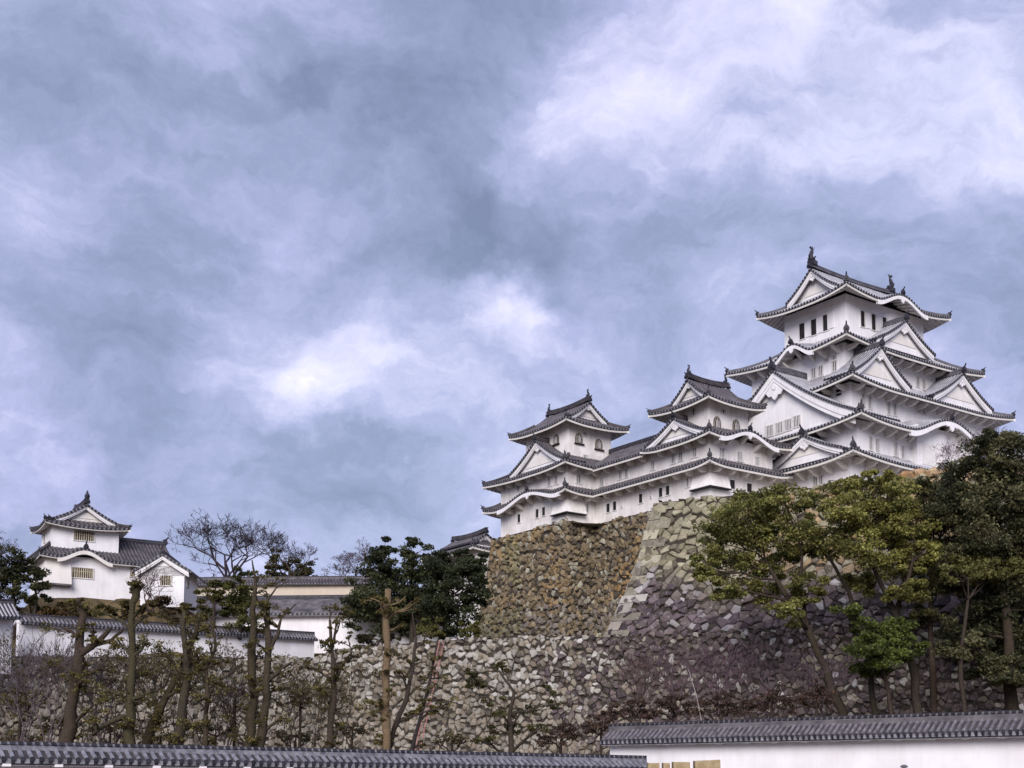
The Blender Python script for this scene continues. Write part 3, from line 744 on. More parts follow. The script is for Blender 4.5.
def corridor():
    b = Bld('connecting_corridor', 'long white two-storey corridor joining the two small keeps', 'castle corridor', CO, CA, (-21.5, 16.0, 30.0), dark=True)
    w = (-21.5, -15.5, 11.02, 21.08); za, zb = 34.5, 37.6
    walls(b, w, 29.4, zb + .4, 'plaster_old', line=False)
    f1 = {'S': 0, 'N': 0, 'W': 1.7, 'E': 1.7}
    ring(b, w, f1, {'S': 0, 'N': 0, 'W': 1.68, 'E': 1.6}, za, 1.0, 0, sides='WE', hips=(), brackets='W', bz=1.15)
    inn = (-18.7, -18.3, 11.02, 21.08)
    ring(b, inn, {'S': 0, 'N': 0, 'W': 4.5, 'E': 4.5}, {'S': 0, 'N': 0, 'W': 1.68, 'E': 1.6}, zb, 2.9, 0, sides='WE', hips=(), brackets='W', bz=1.15, curve=.15)
    m = MB(); ridge_bar(m, (-18.5, 11.1, zb + 2.95), (-18.5, 21.8, zb + 2.95), .5, .24, .0); b.put(m, 'ridge', ['tile_dark', 'mortar'])
    lw = Side(w, 'W')
    for px, py in ((602, 482), (620.5, 475), (626.5, 473), (653, 465.5)): win_px(b, lw, px, py, .75, 1.0)
    for px, py in ((608.5, 508), (615, 506), (641, 498.5), (661, 492.5), (668, 490.5)): win_px(b, lw, px, py, .62, 1.05, 'dark')
    for px, py in ((622, 507), (651, 497)): win_px(b, lw, px, py, .18, .18, 'dark')
    return b
def passage():
    b = Bld('connecting_passage', 'low dark-roofed passage squeezed between the small keep and the main keep', 'castle corridor', CO, CA, (-10.0, 5.0, 30.0), dark=True)
    w = (-11.55, -8.95, 4.0, 9.0)
    walls(b, w, 29.6, 35.0, 'plaster_old', line=False)
    ring(b, w, {'S': 1.4, 'N': 0, 'W': 0, 'E': 0}, {'S': 1.35, 'N': 0, 'W': 0, 'E': 0}, 33.2, 1.2, 0, sides='S', hips=())
    ring(b, (-11.55, -8.95, 6.4, 6.6), {'S': 3.6, 'N': 3.6, 'W': 0, 'E': 0}, {'S': 1.2, 'N': 1.2, 'W': 0, 'E': 0}, 35.2, 2.4, 0, sides='SN', hips=())
    return b
main_keep(); keep_nw(); keep_w(); corridor(); passage()
# ------------------------------------------------------------------ stone walls
from mathutils import noise as mn
def nz(x, y, z, s): return mn.noise(Vector((x * s, y * s, z * s)))      # about -1 .. 1
def clip_cell(poly, px, py, qx, qy):
    mx, my, nx, ny = (px + qx) / 2, (py + qy) / 2, qx - px, qy - py
    out = []; n = len(poly)
    for i in range(n):
        a, b = poly[i], poly[(i + 1) % n]
        da = (a[0] - mx) * nx + (a[1] - my) * ny; db = (b[0] - mx) * nx + (b[1] - my) * ny
        if da <= 0: out.append(a)
        if da * db < 0:
            t = da / (da - db); out.append((a[0] + (b[0] - a[0]) * t, a[1] + (b[1] - a[1]) * t))
    return out
def cells(w, h, sx, sy, rg):
    nx, ny = max(1, int(round(w / sx))), max(1, int(round(h / sy)))
    gx, gy = w / nx, h / ny
    P = {}
    for j in range(-2, ny + 2):
        for i in range(-2, nx + 2):
            P[i, j] = ((i + .5 + (.5 if j % 2 else 0) * .9 + rg.uniform(-.55, .55)) * gx, (j + .5 + rg.uniform(-.48, .48)) * gy)
    for j in range(-1, ny + 1):
        for i in range(-1, nx + 1):
            px, py = P[i, j]
            poly = [(0, 0), (w, 0), (w, h), (0, h)]
            poly = [(max(0, px - 2.5 * gx), max(0, py - 2.5 * gy)), (min(w, px + 2.5 * gx), max(0, py - 2.5 * gy)), (min(w, px + 2.5 * gx), min(h, py + 2.5 * gy)), (max(0, px - 2.5 * gx), min(h, py + 2.5 * gy))]
            if poly[1][0] - poly[0][0] < .05 or poly[2][1] - poly[1][1] < .05: continue
            for dj in (-1, 0, 1, -2, 2):
                for di in (-1, 0, 1, -2, 2):
                    if (di or dj) and (i + di, j + dj) in P and poly:
                        poly = clip_cell(poly, px, py, *P[i + di, j + dj])
            if len(poly) >= 3: yield poly
def stone_wall(name, label, path, ztop, zbot, off, size, colour, corners=(), seed=1, relief=.13, group=None):
    """battered dry-stone wall: path = plan points of the top edge, left to right seen from outside"""
    rg = random.Random(seed)
    n = len(path); P = [np.asarray(p, float) for p in path]
    ds = [(P[i + 1] - P[i]) / np.linalg.norm(P[i + 1] - P[i]) for i in range(n - 1)]
    ns = [np.array((d[1], -d[0])) for d in ds]
    ms = []
    for i in range(n):
        a = ns[max(i - 1, 0)]; b = ns[min(i, n - 2)]
        m = a + b; m = m / max(.25, np.dot(m, a)); ms.append(m)
    def mp(i, r, t, lift=0.0, mitre=False):
        zt = ztop[i] * (1 - r) + ztop[i + 1] * r; zb = zbot[i] * (1 - r) + zbot[i + 1] * r
        h = (zt - zb) * t
        if mitre: a = P[i] + ms[i] * (off(h) + lift); c = P[i + 1] + ms[i + 1] * (off(h) + lift); p = a * (1 - r) + c * r; return np.array((p[0], p[1], zt - h))
        a = P[i] + ms[i] * off(h); c = P[i + 1] + ms[i + 1] * off(h)
        p = a * (1 - r) + c * r + ns[i] * lift
        return np.array((p[0], p[1], zt - h + lift * .25))
    loc = mp(n // 2 - 1 if n > 2 else 0, 0.5, 1.0)
    e = tag(thing(name, label, 'stone wall', tuple(loc), 0, group), kind='thing')
    V = []; Fc = []; Cl = []
    jm = MB()
    cum = [0.0]
    for i in range(n - 1): cum.append(cum[-1] + float(np.linalg.norm(P[i + 1] - P[i])))
    def mpx(X, t, lift, lo, hi):
        i = lo
        while i < hi - 1 and X > cum[i + 1]: i += 1
        return mp(i, (X - cum[i]) / (cum[i + 1] - cum[i]), t, lift)
    brk = [0] + [i for i in range(1, n - 1) if np.dot(ds[i - 1], ds[i]) < .9] + [n - 1]
    for i in range(n - 1):
        k = 12
        g = [[mp(i, r, t, -.08, True) for t in np.linspace(0, 1, k + 1)] for r in (0, 1)]
        for j in range(k): jm.add([g[0][j], g[1][j], g[1][j + 1], g[0][j + 1]], [(0, 1, 2, 3)])
    for lo, hi in zip(brk[:-1], brk[1:]):
        Lm = cum[hi] - cum[lo]; hh = sum(ztop[i] - zbot[i] for i in range(lo, hi + 1)) / (hi - lo + 1); i = lo
        for poly in cells(Lm, hh, size(i) * 1.16, size(i) * .88, rg):
            cx = sum(p[0] for p in poly) / len(poly); cy = sum(p[1] for p in poly) / len(poly)
            rad = sum(math.hypot(p[0] - cx, p[1] - cy) for p in poly) / len(poly)
            if rad < .08: continue
            top_edge = max(p[1] for p in poly) < .01
            pr = rg.uniform(-.6, 1.0) * relief; tx, ty = rg.uniform(-.35, .35) * relief / rad * 2, rg.uniform(-.35, .35) * relief / rad * 2
            gap = rg.uniform(.0, .022)
            # chamfer the corners so that no stone keeps its sharp cell outline
            ch = []
            for k_ in range(len(poly)):
                p0, p1, p2 = poly[k_ - 1], poly[k_], poly[(k_ + 1) % len(poly)]; f_ = rg.uniform(.04, .16)
                ch.append((p1[0] + (p0[0] - p1[0]) * f_, p1[1] + (p0[1] - p1[1]) * f_)); ch.append((p1[0] + (p2[0] - p1[0]) * f_, p1[1] + (p2[1] - p1[1]) * f_))
            poly = ch
            o = len(V); m_ = len(poly)
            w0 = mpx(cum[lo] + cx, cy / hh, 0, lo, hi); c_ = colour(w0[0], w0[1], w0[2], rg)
            wob = [rg.uniform(.97, 1.05) for _ in poly]
            up = rg.uniform(-.02, .02)
            for (sc, lf) in ((1.0, -.30), (max(.55, 1 - gap / rad), pr - .03), (max(.4, 1 - gap / rad - .20), pr + relief * .5)):
                for (x, y), w_ in zip(poly, wob):
                    q_ = sc * (w_ if sc < 1 else 1)
                    X, Y = cx + (x - cx) * q_, cy + (y - cy) * q_
                    lift = lf + ((x - cx) * tx + (y - cy) * ty if sc < 1 else 0) + (rg.uniform(-.22, .22) * relief if sc < 1 else 0)
                    V.append(mpx(cum[lo] + X, Y / hh + up, lift, lo, hi)); Cl.append(c_)
            V.append(mpx(cum[lo] + cx + rg.uniform(-.15, .15) * rad, cy / hh + up, pr + relief * .62, lo, hi)); Cl.append(c_)
            for a in range(m_):
                b_ = (a + 1) % m_
                Fc += [[o + a, o + m_ + a, o + m_ + b_, o + b_], [o + m_ + a, o + 2 * m_ + a, o + 2 * m_ + b_, o + m_ + b_], [o + 2 * m_ + a, o + 3 * m_, o + 2 * m_ + b_]]
    for i in corners:                          # long squared stones laid alternately round the corner
        z0, z1 = ztop[i], zbot[i]; z = 0.0; k = 0; H = z0 - z1
        LA, LB = np.linalg.norm(P[i] - P[i - 1]), np.linalg.norm(P[i + 1] - P[i])
        while z < H - .3:
            ch = min(rg.uniform(.75, 1.15), H - z); t0, t1 = (z + .03) / H, (z + ch - .03) / H
            la, lb = (2.1, 1.2) if k % 2 else (1.1, 2.4); la *= rg.uniform(.85, 1.15); lb *= rg.uniform(.85, 1.15)
            lf = .06 + rg.uniform(0, .2); o = len(V); pts = []
            for t in (t1, t0):
                c0 = mp(i, 0, t) + np.array((*(ms[i] * lf), 0)); a = mp(i - 1, 1 - la / LA, t, lf); b_ = mp(i, lb / LB, t, lf)
                pts += [a, c0, b_, a + b_ - c0]
            cc = colour(*mp(i, 0, (t0 + t1) / 2), rg); g_ = rg.uniform(.7, 1.1); cc = tuple((x * .5 + y * .5) * g_ for x, y in zip(cc, CORNER_TONE))
            V += pts; Cl += [cc] * 8
            Fc += [[o + 3, o + 2, o + 1, o], [o + 4, o + 5, o + 6, o + 7]] + [[o + q, o + (q + 1) % 4, o + 4 + (q + 1) % 4, o + 4 + q] for q in range(4)]
            z += ch; k += 1
    mb = MB(); mb.v = [tuple(v) for v in V]; mb.f = Fc; mb.m = [0] * len(Fc)
    mb.build('stones', 'stone', e, tuple(loc), col=np.asarray(Cl, np.float32))
    jm.build('earth_and_shade_joints', 'joint', e, tuple(loc))
    return e, mp
CORNER_TONE = (.36, .33, .26)
def mixc(a, b, t): t = min(max(t, 0), 1); return tuple(x + (y - x) * t for x, y in zip(a, b))
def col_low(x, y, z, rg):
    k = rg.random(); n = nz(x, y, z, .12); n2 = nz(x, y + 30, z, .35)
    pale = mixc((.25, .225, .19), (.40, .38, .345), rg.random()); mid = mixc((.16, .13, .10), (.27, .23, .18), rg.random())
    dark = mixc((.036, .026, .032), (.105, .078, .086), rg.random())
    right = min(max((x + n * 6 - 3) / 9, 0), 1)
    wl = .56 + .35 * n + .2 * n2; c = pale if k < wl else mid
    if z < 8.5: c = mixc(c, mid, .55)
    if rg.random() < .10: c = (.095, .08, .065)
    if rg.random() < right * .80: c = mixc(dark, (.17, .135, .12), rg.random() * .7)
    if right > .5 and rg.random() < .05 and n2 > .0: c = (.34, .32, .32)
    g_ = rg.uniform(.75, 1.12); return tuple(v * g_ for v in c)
def col_keep(x, y, z, rg):            # brown and rust stones under the small keep
    n = nz(x, y, z, .16); n2 = nz(x + 40, y, z, .10)
    c = mixc((.13, .100, .065), (.24, .185, .11), rg.random())
    if n > .0 and z > 20: c = mixc(c, (.31, .185, .070), min(1, n * 1.3 * rg.random() + .10))
    if rg.random() < .13: c = (.30, .28, .22)
    if z < 21 and rg.random() < .5: c = mixc((.13, .108, .095), (.25, .215, .18), rg.random())
    if rg.random() < .15: c = (.085, .067, .052)
    if x < 1 and n2 > -.2: c = mixc(c, (.24, .215, .10), .4)
    g_ = rg.uniform(.75, 1.15); return tuple(v * g_ for v in c)
def col_bailey(x, y, z, rg):          # grey-green above, dark and purplish lower down
    n = nz(x, y, z, .13); n2 = nz(x, y + 30, z, .30)
    c = mixc((.20, .178, .115), (.34, .31, .22), rg.random())
    if rg.random() < .16: c = (.13, .108, .08)
    if x > 24 and z > 20.5 and rg.random() < .55: c = mixc((.24, .165, .085), (.36, .27, .155), rg.random())
    lowd = min(max((22.6 - z + n * 4.5 + n2 * 2 + (x - 12) * .09) / 5.5, 0), 1)
    c = mixc(c, mixc((.038, .027, .035), (.155, .118, .130), rg.random()), min(1, lowd * rg.uniform(.75, 1.25)))
    if lowd > .25 and rg.random() < .09 + max(0, n2) * .25: c = mixc(c, (.38, .36, .36), rg.uniform(.35, .95))
    g_ = rg.uniform(.78, 1.12); return tuple(v * g_ for v in c)

def cuv(u, v): ca, sa = math.cos(CA), math.sin(CA); return (CO[0] + u * ca - v * sa, CO[1] + u * sa + v * ca)
Bp = [cuv(-12, 36.2), cuv(-26.6, 35.6), cuv(-26.6, 20.3), cuv(-22.2, 20.3), cuv(-22.2, 6.0)]
stone_wall('stone_wall', 'tall brown and rust coloured stone wall directly under the far small keep', Bp, [31.0] * 5, [14.6] * 5,
           lambda h: h * (.07 + .0052 * h), lambda i: .54, col_keep, (), 3)
Cp = [(19.6, 150.0), (15.3, 137.0), (42.7, 123.9), (75.0, 108.5)]
zc1, zc2 = at(657, 503, 137.0)[2], at(960, 474, 123.9)[2]
stone_wall('stone_wall', 'high grey-green stone wall with squared corner stones behind the evergreen trees', Cp, [zc1, zc1, zc2, zc2 + .3], [14.6] * 4,
           lambda h: h * (.20 + .0075 * h), lambda i: .76, col_bailey, (1,), 5, .17)
Ap = [at(-140, 652, 104)[:2], at(0, 656, 115)[:2], at(312, 658, 140)[:2], at(352, 647, 141)[:2], at(525, 635, 134.4)[:2], at(604, 638, 132.9)[:2], (40.0, 118.6), (72.0, 103.0)]
Az = [at(-140, 652, 104)[2], at(0, 656, 115)[2], at(312, 658, 140)[2], at(352, 647, 141)[2], at(525, 635, 134.4)[2], 15.1, 15.1, 15.1]
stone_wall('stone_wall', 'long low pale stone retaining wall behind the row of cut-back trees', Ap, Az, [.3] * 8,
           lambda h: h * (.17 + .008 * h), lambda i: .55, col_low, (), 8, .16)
Kp = [cuv(-9.6, 12), cuv(-9.6, -8.1), cuv(24, -8.1)]
stone_wall('stone_wall', 'short tan stone footing directly beneath the main keep', Kp, [31.2] * 3, [29.0] * 3, lambda h: h * .2, lambda i: .85, lambda x, y, z, rg: mixc((.28, .18, .09), (.44, .33, .20), rg.random()), (), 9)
# a few loose coping stones along the bailey edge
def boulder(name, label, x, y, z, s, colr, seed, group):
    rg = random.Random(seed); mb = MB(); n, k = 8, 5
    for j in range(k + 1):
        th = math.pi * j / k
        for i in range(n):
            ph = 2 * math.pi * i / n; r = s * (1 + rg.uniform(-.18, .18))
            mb.v.append((x + r * 1.25 * math.sin(th) * math.cos(ph), y + r * math.sin(th) * math.sin(ph), z + r * .75 * math.cos(th)))
    for j in range(k):
        for i in range(n): mb.f.append([j * n + i, (j + 1) * n + i, (j + 1) * n + (i + 1) % n, j * n + (i + 1) % n])
    mb.m = [0] * len(mb.f)
    o = mb.build(name, 'stone', None, (x, y, z), col=np.tile(np.asarray(colr, np.float32), (len(mb.v), 1))); o.location = (x, y, z)
    return tag(o, label, 'rock', group)
for k, (px, py, s) in enumerate(((906, 475, .8), (921, 473, .9), (934, 471, .75), (947, 474, .85), (958, 470, .8), (893, 480, .7))):
    x, y, z = at(px, py, 126.8 - (px - 890) * .012)
    boulder('rock', 'tan loose rock in the row on the wall top below the main keep', x, y, z - .25, s, mixc((.30, .17, .08), (.48, .36, .22), (k * .37) % 1), 60 + k, 'tan rocks on the wall top')

# ------------------------------------------------------------------ ground
def sm(a, b, x): t = min(max((x - a) / (b - a), 0), 1); return t * t * (3 - 2 * t)
def ground_z(x, y):
    z = -1.7 + 1.1 * sm(34, 60, y) + 2.2 * sm(66, 112, y)
    z += 2.1 * sm(4, 20, x) * sm(72, 104, y)
    z -= 6 * sm(220, 420, y)
    return z + .25 * nz(x, y, 0, .11) * sm(20, 40, y)
def grid_mesh(name, xs, ys, fz, mat, kind='structure', smooth=True):
    mb = MB(); nx = len(xs)
    mb.v = [(x, y, fz(x, y)) for y in ys for x in xs]
    mb.f = [[j * nx + i, j * nx + i + 1, (j + 1) * nx + i + 1, (j + 1) * nx + i] for j in range(len(ys) - 1) for i in range(nx - 1)]
    mb.m = [0] * len(mb.f)
    return tag(mb.build(name, mat, smooth=smooth), kind=kind)
axis = lambda a, b, n, far: [-far, -far / 3] + list(np.linspace(a, b, n)) + [far / 3, far]
grid_mesh('ground', axis(-130, 130, 88, 4000), [-4000, -600, -100] + list(np.linspace(0, 240, 80)) + [420, 1200, 4000], ground_z, 'ground')
def terrace():
    mb = MB(); rows = [.15, 1.5, 3.5, 5.5, 8, 10, 12, 14, 16, 18, 21, 24, 28, 40, 60, 95]
    P = [np.array(p) for p in Ap]; xs = []
    for i in range(len(P) - 1):
        for r in np.linspace(0, 1, 7)[:-1]: xs.append((P[i] * (1 - r) + P[i + 1] * r, Az[i] * (1 - r) + Az[i + 1] * r))
    for (p, z) in xs:
        for d in rows:
            lift = (19.9 - z) * sm(126, 136.5, p[1] + d + .35 * min(0, p[0] + 50)) * (1 - sm(-36, -29, p[0]))
            mb.v.append((p[0], p[1] + d, z - .12 + lift + .25 * nz(p[0], p[1] + d, 3, .2)))
    k = len(rows)
    for i in range(len(xs) - 1):
        for j in range(k - 1): mb.f.append([i * k + j, (i + 1) * k + j, (i + 1) * k + j + 1, i * k + j + 1])
    mb.m = [0] * len(mb.f)
    tag(mb.build('terrace', 'grassy', smooth=True), kind='structure')
terrace()
mb = MB()
pts = [(*Bp[0], 30.72), (*Bp[1], 30.72), (*Bp[2], 30.72), (*Bp[3], 30.72), (*cuv(-22.2, 8.5), 30.4), (Cp[1][0] + .3, Cp[1][1] + .3, zc1 - .2), (Cp[2][0] + .2, Cp[2][1] + .2, zc2 - .2), (75, 108.7, zc2), (95, 150, 30.5), (60, 200, 30.5)]
ctr = len(pts); mb.add(pts + [(40, 155, 30.6)], [(i, (i + 1) % ctr, ctr) for i in range(ctr)])
tag(mb.build('bailey_ground', 'gravel'), kind='structure')

# ------------------------------------------------------------------ plastered boundary walls with tiled copings
def plaster_wall(label, p0, p1, z0, z1, zbase, half=.8, drop=.75, wt=.22, pitch=.30, mat='plaster', mats=None, name='plaster_wall', cat='wall', foot=0.0, footmat='dirty_stone', blocks=1.3, thick=.2, rh=.26, ends=True, group=None):
    """wall along p0 -> p1 (ridge line, left to right seen from the camera), ridge height z0 -> z1"""
    p0, p1 = np.asarray(p0, float), np.asarray(p1, float); d = p1 - p0; L = float(np.linalg.norm(d)); A = math.atan2(d[1], d[0])
    b = Bld(name, label, cat, tuple(p0), A, (L / 2, 0, zbase), group)
    b.e['kind'] = 'thing'
    if mats: b.rib, b.pan = mats
    rmat = 'tile_rib_pale' if mats and mats[0] == 'tile_rib_pale' else 'tile_rib_dark'
    g = (z1 - z0) / L
    m = MB(); e0, e1 = z0 - drop - .02, z1 - drop - .02; x = .12
    m.hexa([(x, -wt, zbase + foot), (L - x, -wt, zbase + foot), (L - x, wt, zbase + foot), (x, wt, zbase + foot), (x, -wt, e0), (L - x, -wt, e1), (L - x, wt, e1), (x, wt, e0)])
    for s, zz in ((x + .02, z0), (L - x - .02, z1)):          # gable ends under the coping
        m.prism([(s - .05, -wt - half * .55, zz - drop + .02), (s - .05, 0, zz - .12), (s - .05, wt + half * .55, zz - drop + .02)], (.1, 0, 0))
    b.put(m, 'wall', mat)
    if foot:
        m = MB(); m.hexa([(x, -wt - .12, zbase), (L - x, -wt - .12, zbase), (L - x, wt + .1, zbase), (x, wt + .1, zbase), (x, -wt - .06, zbase + foot), (L - x, -wt - .06, zbase + foot), (L - x, wt + .06, zbase + foot), (x, wt + .06, zbase + foot)])
        b.put(m, 'footing', footmat)
    rect = (0, L, -half, half); tm, sm_ = MB(), MB()
    for sd in 'SN':
        rs = RoofSide(Side(rect, sd), half, 0, 0, (z0 if sd == 'S' else z1) - drop, drop - .1, 0, curve=.1); rs.grad = g if sd == 'S' else -g
        roof_side(tm, sm_, rs, half - wt, pitch, .075, 4, thick)
    r = b.put(tm, 'roof', [b.rib, b.pan, 'tile_dark', 'mortar'])
    b.put(sm_, 'eave_underside', 'plaster', r)
    m = MB(); ridge_bar(m, (0, 0, z0 - .12), (L, 0, z1 - .12), rh, .15, 0.0); b.put(m, 'ridge', [rmat, 'mortar'], r)
    n = int(L / .26); m = MB()
    for i in range(n):                          # row of round ridge tiles
        s = (i + .5) * L / n
        m.box((s, 0, z0 + g * s + rh - .15), (.07, 0, 0), (0, .21, 0), (0, 0, .05))
    b.put(m, 'ridge_cap_tiles', 'tile_dark', r)
    if blocks:
        n = int(L / blocks)
        for i in range(n):
            s = (i + .5) * L / n; m = MB()
            m.box((s, -wt - .2, z0 + g * s - drop - .16), (.13, 0, 0), (0, .24, 0), (0, 0, .09)); b.put(m, 'eave_block', 'plaster')
    return b
def wall_px(label, a, b, base, **kw):
    """a, b = (px, py, Y) of the two ends of the ridge"""
    A_, B_ = at(*a), at(*b)
    return plaster_wall(label, A_[:2], B_[:2], A_[2], B_[2], base, **kw)
P1 = np.array((5.8, 57.0)); P0 = np.array((-16.5, 42.0)); PX = P0 - .45 * (P1 - P0)
plaster_wall('long tiled wall coping crossing the bottom left of the view', PX, P1, 1.36, 1.16, -1.9, rh=.2, half=.68, drop=.47, pitch=.29, mats=('tile_rib_pale', 'tile_pan_dark'), blocks=1.6)
Q0, Q1 = np.array((4.3, 62.2)), np.array((19.5, 49.6)); QX = Q1 + .35 * (Q1 - Q0)
plaster_wall('white plaster wall with brown-grey tiled coping along the bottom right', Q0 + .025 * (Q1 - Q0), QX, 2.72, 2.66, -1.6, half=.85, drop=.68, pitch=.26, mats=('tile_rib_mid', 'tile_pan_dark'), blocks=1.35)
wall_px('bright white wall with zigzag pale tiles on top of the stone retaining wall', (17, 615, 116.4), (314, 633.5, 141.7), 11.0, half=.75, drop=.72, pitch=.40, mats=('mortar', 'tile_pan_dark'), blocks=0)
wall_px('short white wall with dark tiled coping at the far left edge', (-60, 600, 106), (13, 601, 112.5), 9.5, half=1.1, drop=1.5, pitch=.4, mats=('tile_rib', 'tile_pan_dark'), blocks=0)
wall_px('tan plaster wall with dark coping on a grey footing beneath the bare trees', (196, 578.5, 160), (372, 577, 158), 14.2, half=.9, drop=.8, pitch=.38, mat='tan_plaster', mats=('tile_rib_dark', 'tile_pan_dark'), blocks=0, foot=6.5)
def storehouse():
    A_, B_ = at(168, 597, 152), at(445, 597, 150); p0, p1 = np.array(A_[:2]), np.array(B_[:2]); d = p1 - p0; L = float(np.linalg.norm(d))
    b = Bld('storehouse', 'long low white building with a weathered dark roof below the tan wall', 'building', tuple(p0), math.atan2(d[1], d[0]), (L / 2, 0, 15.0), dark=True)
    b.rib, b.pan = 'dirty_stone', 'dirty_stone'
    zr = B_[2]; ze = zr - 2.25; hf = 3.2
    walls(b, (.4, L - .4, -2.3, 2.3), 15.0, ze + .3, 'plaster', line=False)
    tm, sm_ = MB(), MB()
    for sd in 'SN': roof_side(tm, sm_, RoofSide(Side((0, L, -hf, hf), sd), hf, 0, 0, ze, 2.25, 0, curve=.15), .9, .5, .03, 6, .25)
    r = b.put(tm, 'roof', [b.rib, b.pan, 'tile_dark', 'mortar']); b.put(sm_, 'eave_underside', 'plaster', r)
    m = MB(); ridge_bar(m, (0, 0, zr - .05), (L, 0, zr - .05), .4, .2, 0); b.put(m, 'ridge', ['tile_dark', 'mortar'], r)
storehouse()
def gatehouse():
    b = Bld('gatehouse', 'dark tiled roof of a white gate building half hidden behind evergreens and stone wall', 'building', CO, CA, (-24, 45, 15.0), dark=True)
    zr = b.zat(-25, 48.5, 544)
    w = (-27.5, -22.5, 37.5, 47.6)
    walls(b, w, 15.0, zr - 2.0, 'plaster_old', line=False)
    ring(b, (-25.9, -24.1, 39.5, 46.1), {'S': 3, 'W': 3, 'N': 3, 'E': 3}, 1.4, zr - 2.6, 1.6, .3, orn=.6)
    f = Side((-27.4, -22.6, 39.0, 47.0), 'N')
    gable(b, f, 2.4, 0, 2.0, zr - 1.2, zr, 8.0, both=True, board=.35, recess=.6, pendant=.4, orn=.6, k=.25)
gatehouse()
# ------------------------------------------------------------------ corner turret on the left
def turret():
    A = R(32); T0 = at(50.5, 560, 140)
    b = Bld('corner_turret', 'white two-storey corner turret with barred windows at the left', 'castle turret', T0[:2], A, (5, 2, 19.0), dark=True)
    w2 = (0, 7.3, 0, 4.9); w1 = (-.7, 12.4, -1.2, 6.4)
    z2 = b.zat(-1, -1, 522.5); z1 = b.zat(-1.7, -2.2, 555)
    zb = 19.0
    walls(b, w1, zb, z1 + .35, 'plaster', line=False); walls(b, w2, z1 + .8, z2 + .4, 'plaster', line=False)
    # lower roof: hipped at the left, gabled at the right
    out = (-1.7, 13.4, -2.2, 7.4); runS = 4.8; rise = b.zat(9, 2.6, 542) - z1
    f = Side(out, 'S'); a, _ = b.hit(f, 0, 58, 556); c, _ = b.hit(f, 0, 113, 556)
    tm, sm_ = MB(), MB(); hb, ob = MB(), MB()
    rsS = RoofSide(f, runS, 3.0, 0, z1, rise, .3, [((a + c) / 2, (c - a) / 2, 1.15)], curve=.15)
    rsN = RoofSide(Side(out, 'N'), runS, 0, 3.0, z1, rise, .3, curve=.15)
    rsW = RoofSide(Side(out, 'W'), 3.0, runS, runS, z1, rise, .3, curve=.15)
    for rs in (rsS, rsN, rsW): roof_side(tm, sm_, rs, .98, .42, .08, 8, .32)
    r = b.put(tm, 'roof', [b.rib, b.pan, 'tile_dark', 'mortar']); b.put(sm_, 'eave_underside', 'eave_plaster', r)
    hip_bar(b, r, rsS, False, orn=.4, second=False); hip_bar(b, r, rsW, False, orn=.4, second=False)
    m = MB(); ridge_bar(m, (7, 2.6, z1 + rise - .05), (13.4, 2.6, z1 + rise - .05), .5, .22, .0); b.put(m, 'ridge', ['tile_dark', 'mortar'], r)
    m = MB(); ornament(m, (13.4, 2.6, z1 + rise + .1), (1, 0), .8); b.put(m, 'ridge_end_tile', 'tile_dark', r)
    m = MB(); m.prism([(12.3, -1.9, z1 + .05), (12.3, 2.6, z1 + rise - .15), (12.3, 7.1, z1 + .05)], (.2, 0, 0)); b.put(m, 'pediment', 'plaster')
    fe = Side(out, 'E'); m = MB(); V = []
    for j in range(9):                          # verge board of the right gable
        t = j / 8; 
        for sg in (1, -1): pass
    for sg, y0 in ((1, -2.2), (-1, 7.4)):
        a0 = np.array((13.38, y0, z1 - .15)); a1 = np.array((13.38, 2.6, z1 + rise - .15))
        m.hexa([a0 + (0, 0, -.45), a0 + (-.25, 0, -.45), a1 + (-.25, 0, -.45), a1 + (0, 0, -.45), a0, a0 + (-.25, 0, 0), a1 + (-.25, 0, 0), a1])
    b.put(m, 'bargeboard', 'plaster', r)
    # wavy gable trim on the front eave: plaster lip following the curve
    m = MB(); V = []; n = 24
    for i in range(n + 1):
        s = a + (c - a) * i / n; z = rsS.z(s, 0)
        V += [f.p(s, .02, z - .20), f.p(s, .02, z - .62), f.p(s, .22, z - .62), f.p(s, .22, z - .20)]
    m.add(V, [q for i in range(n) for q in ((4 * i, 4 * i + 1, 4 * i + 5, 4 * i + 4), (4 * i + 1, 4 * i + 2, 4 * i + 6, 4 * i + 5), (4 * i + 2, 4 * i + 3, 4 * i + 7, 4 * i + 6))])
    b.put(m, 'bargeboard', 'eave_plaster', r)
    m = MB(); ornament(m, f.p((a + c) / 2, 0, rsS.z((a + c) / 2, 0) + .05), (0, -1), .7); b.put(m, 'ridge_end_tile', 'tile_dark', r)
    # upper roof: gable to the front over a hipped skirt
    inn = (1.2, 6.1, .9, 4.0); zg = z2 + 1.05
    ring(b, inn, {'S': 2.0, 'W': 2.2, 'N': 2.0, 'E': 2.2}, {'S': 1.05, 'W': .95, 'N': 1.05, 'E': .95}, z2, 1.1, .35, curve=.15, orn=.4, thick=.32)
    f2 = Side((.0, 7.3, -.15, 5.05), 'S')
    s0, za = b.hit(f2, 0, 87.3, 504)
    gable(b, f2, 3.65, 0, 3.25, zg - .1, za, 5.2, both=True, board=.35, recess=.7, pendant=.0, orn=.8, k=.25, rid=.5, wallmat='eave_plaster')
    m = MB(); m.tube([(3.65, -.1, za + .5), (3.65, -.1, za + .95), (3.65, -.1, za + 1.2), (3.65, -.1, za + 1.55)], [.22, .3, .16, .05], 8); b.put(m, 'finial', 'tile_dark')
    f1 = Side(w1, 'S'); fu = Side(w2, 'S')
    win_px(b, fu, 84, 536, 2.2, 1.05, 'tan'); win_px(b, f1, 82.3, 573, 2.3, 1.1, 'tan'); win_px(b, f1, 135, 572, 1.1, 1.1, 'tan')
    win_px(b, Side(w2, 'W'), 45, 538, .7, .9, 'dark')
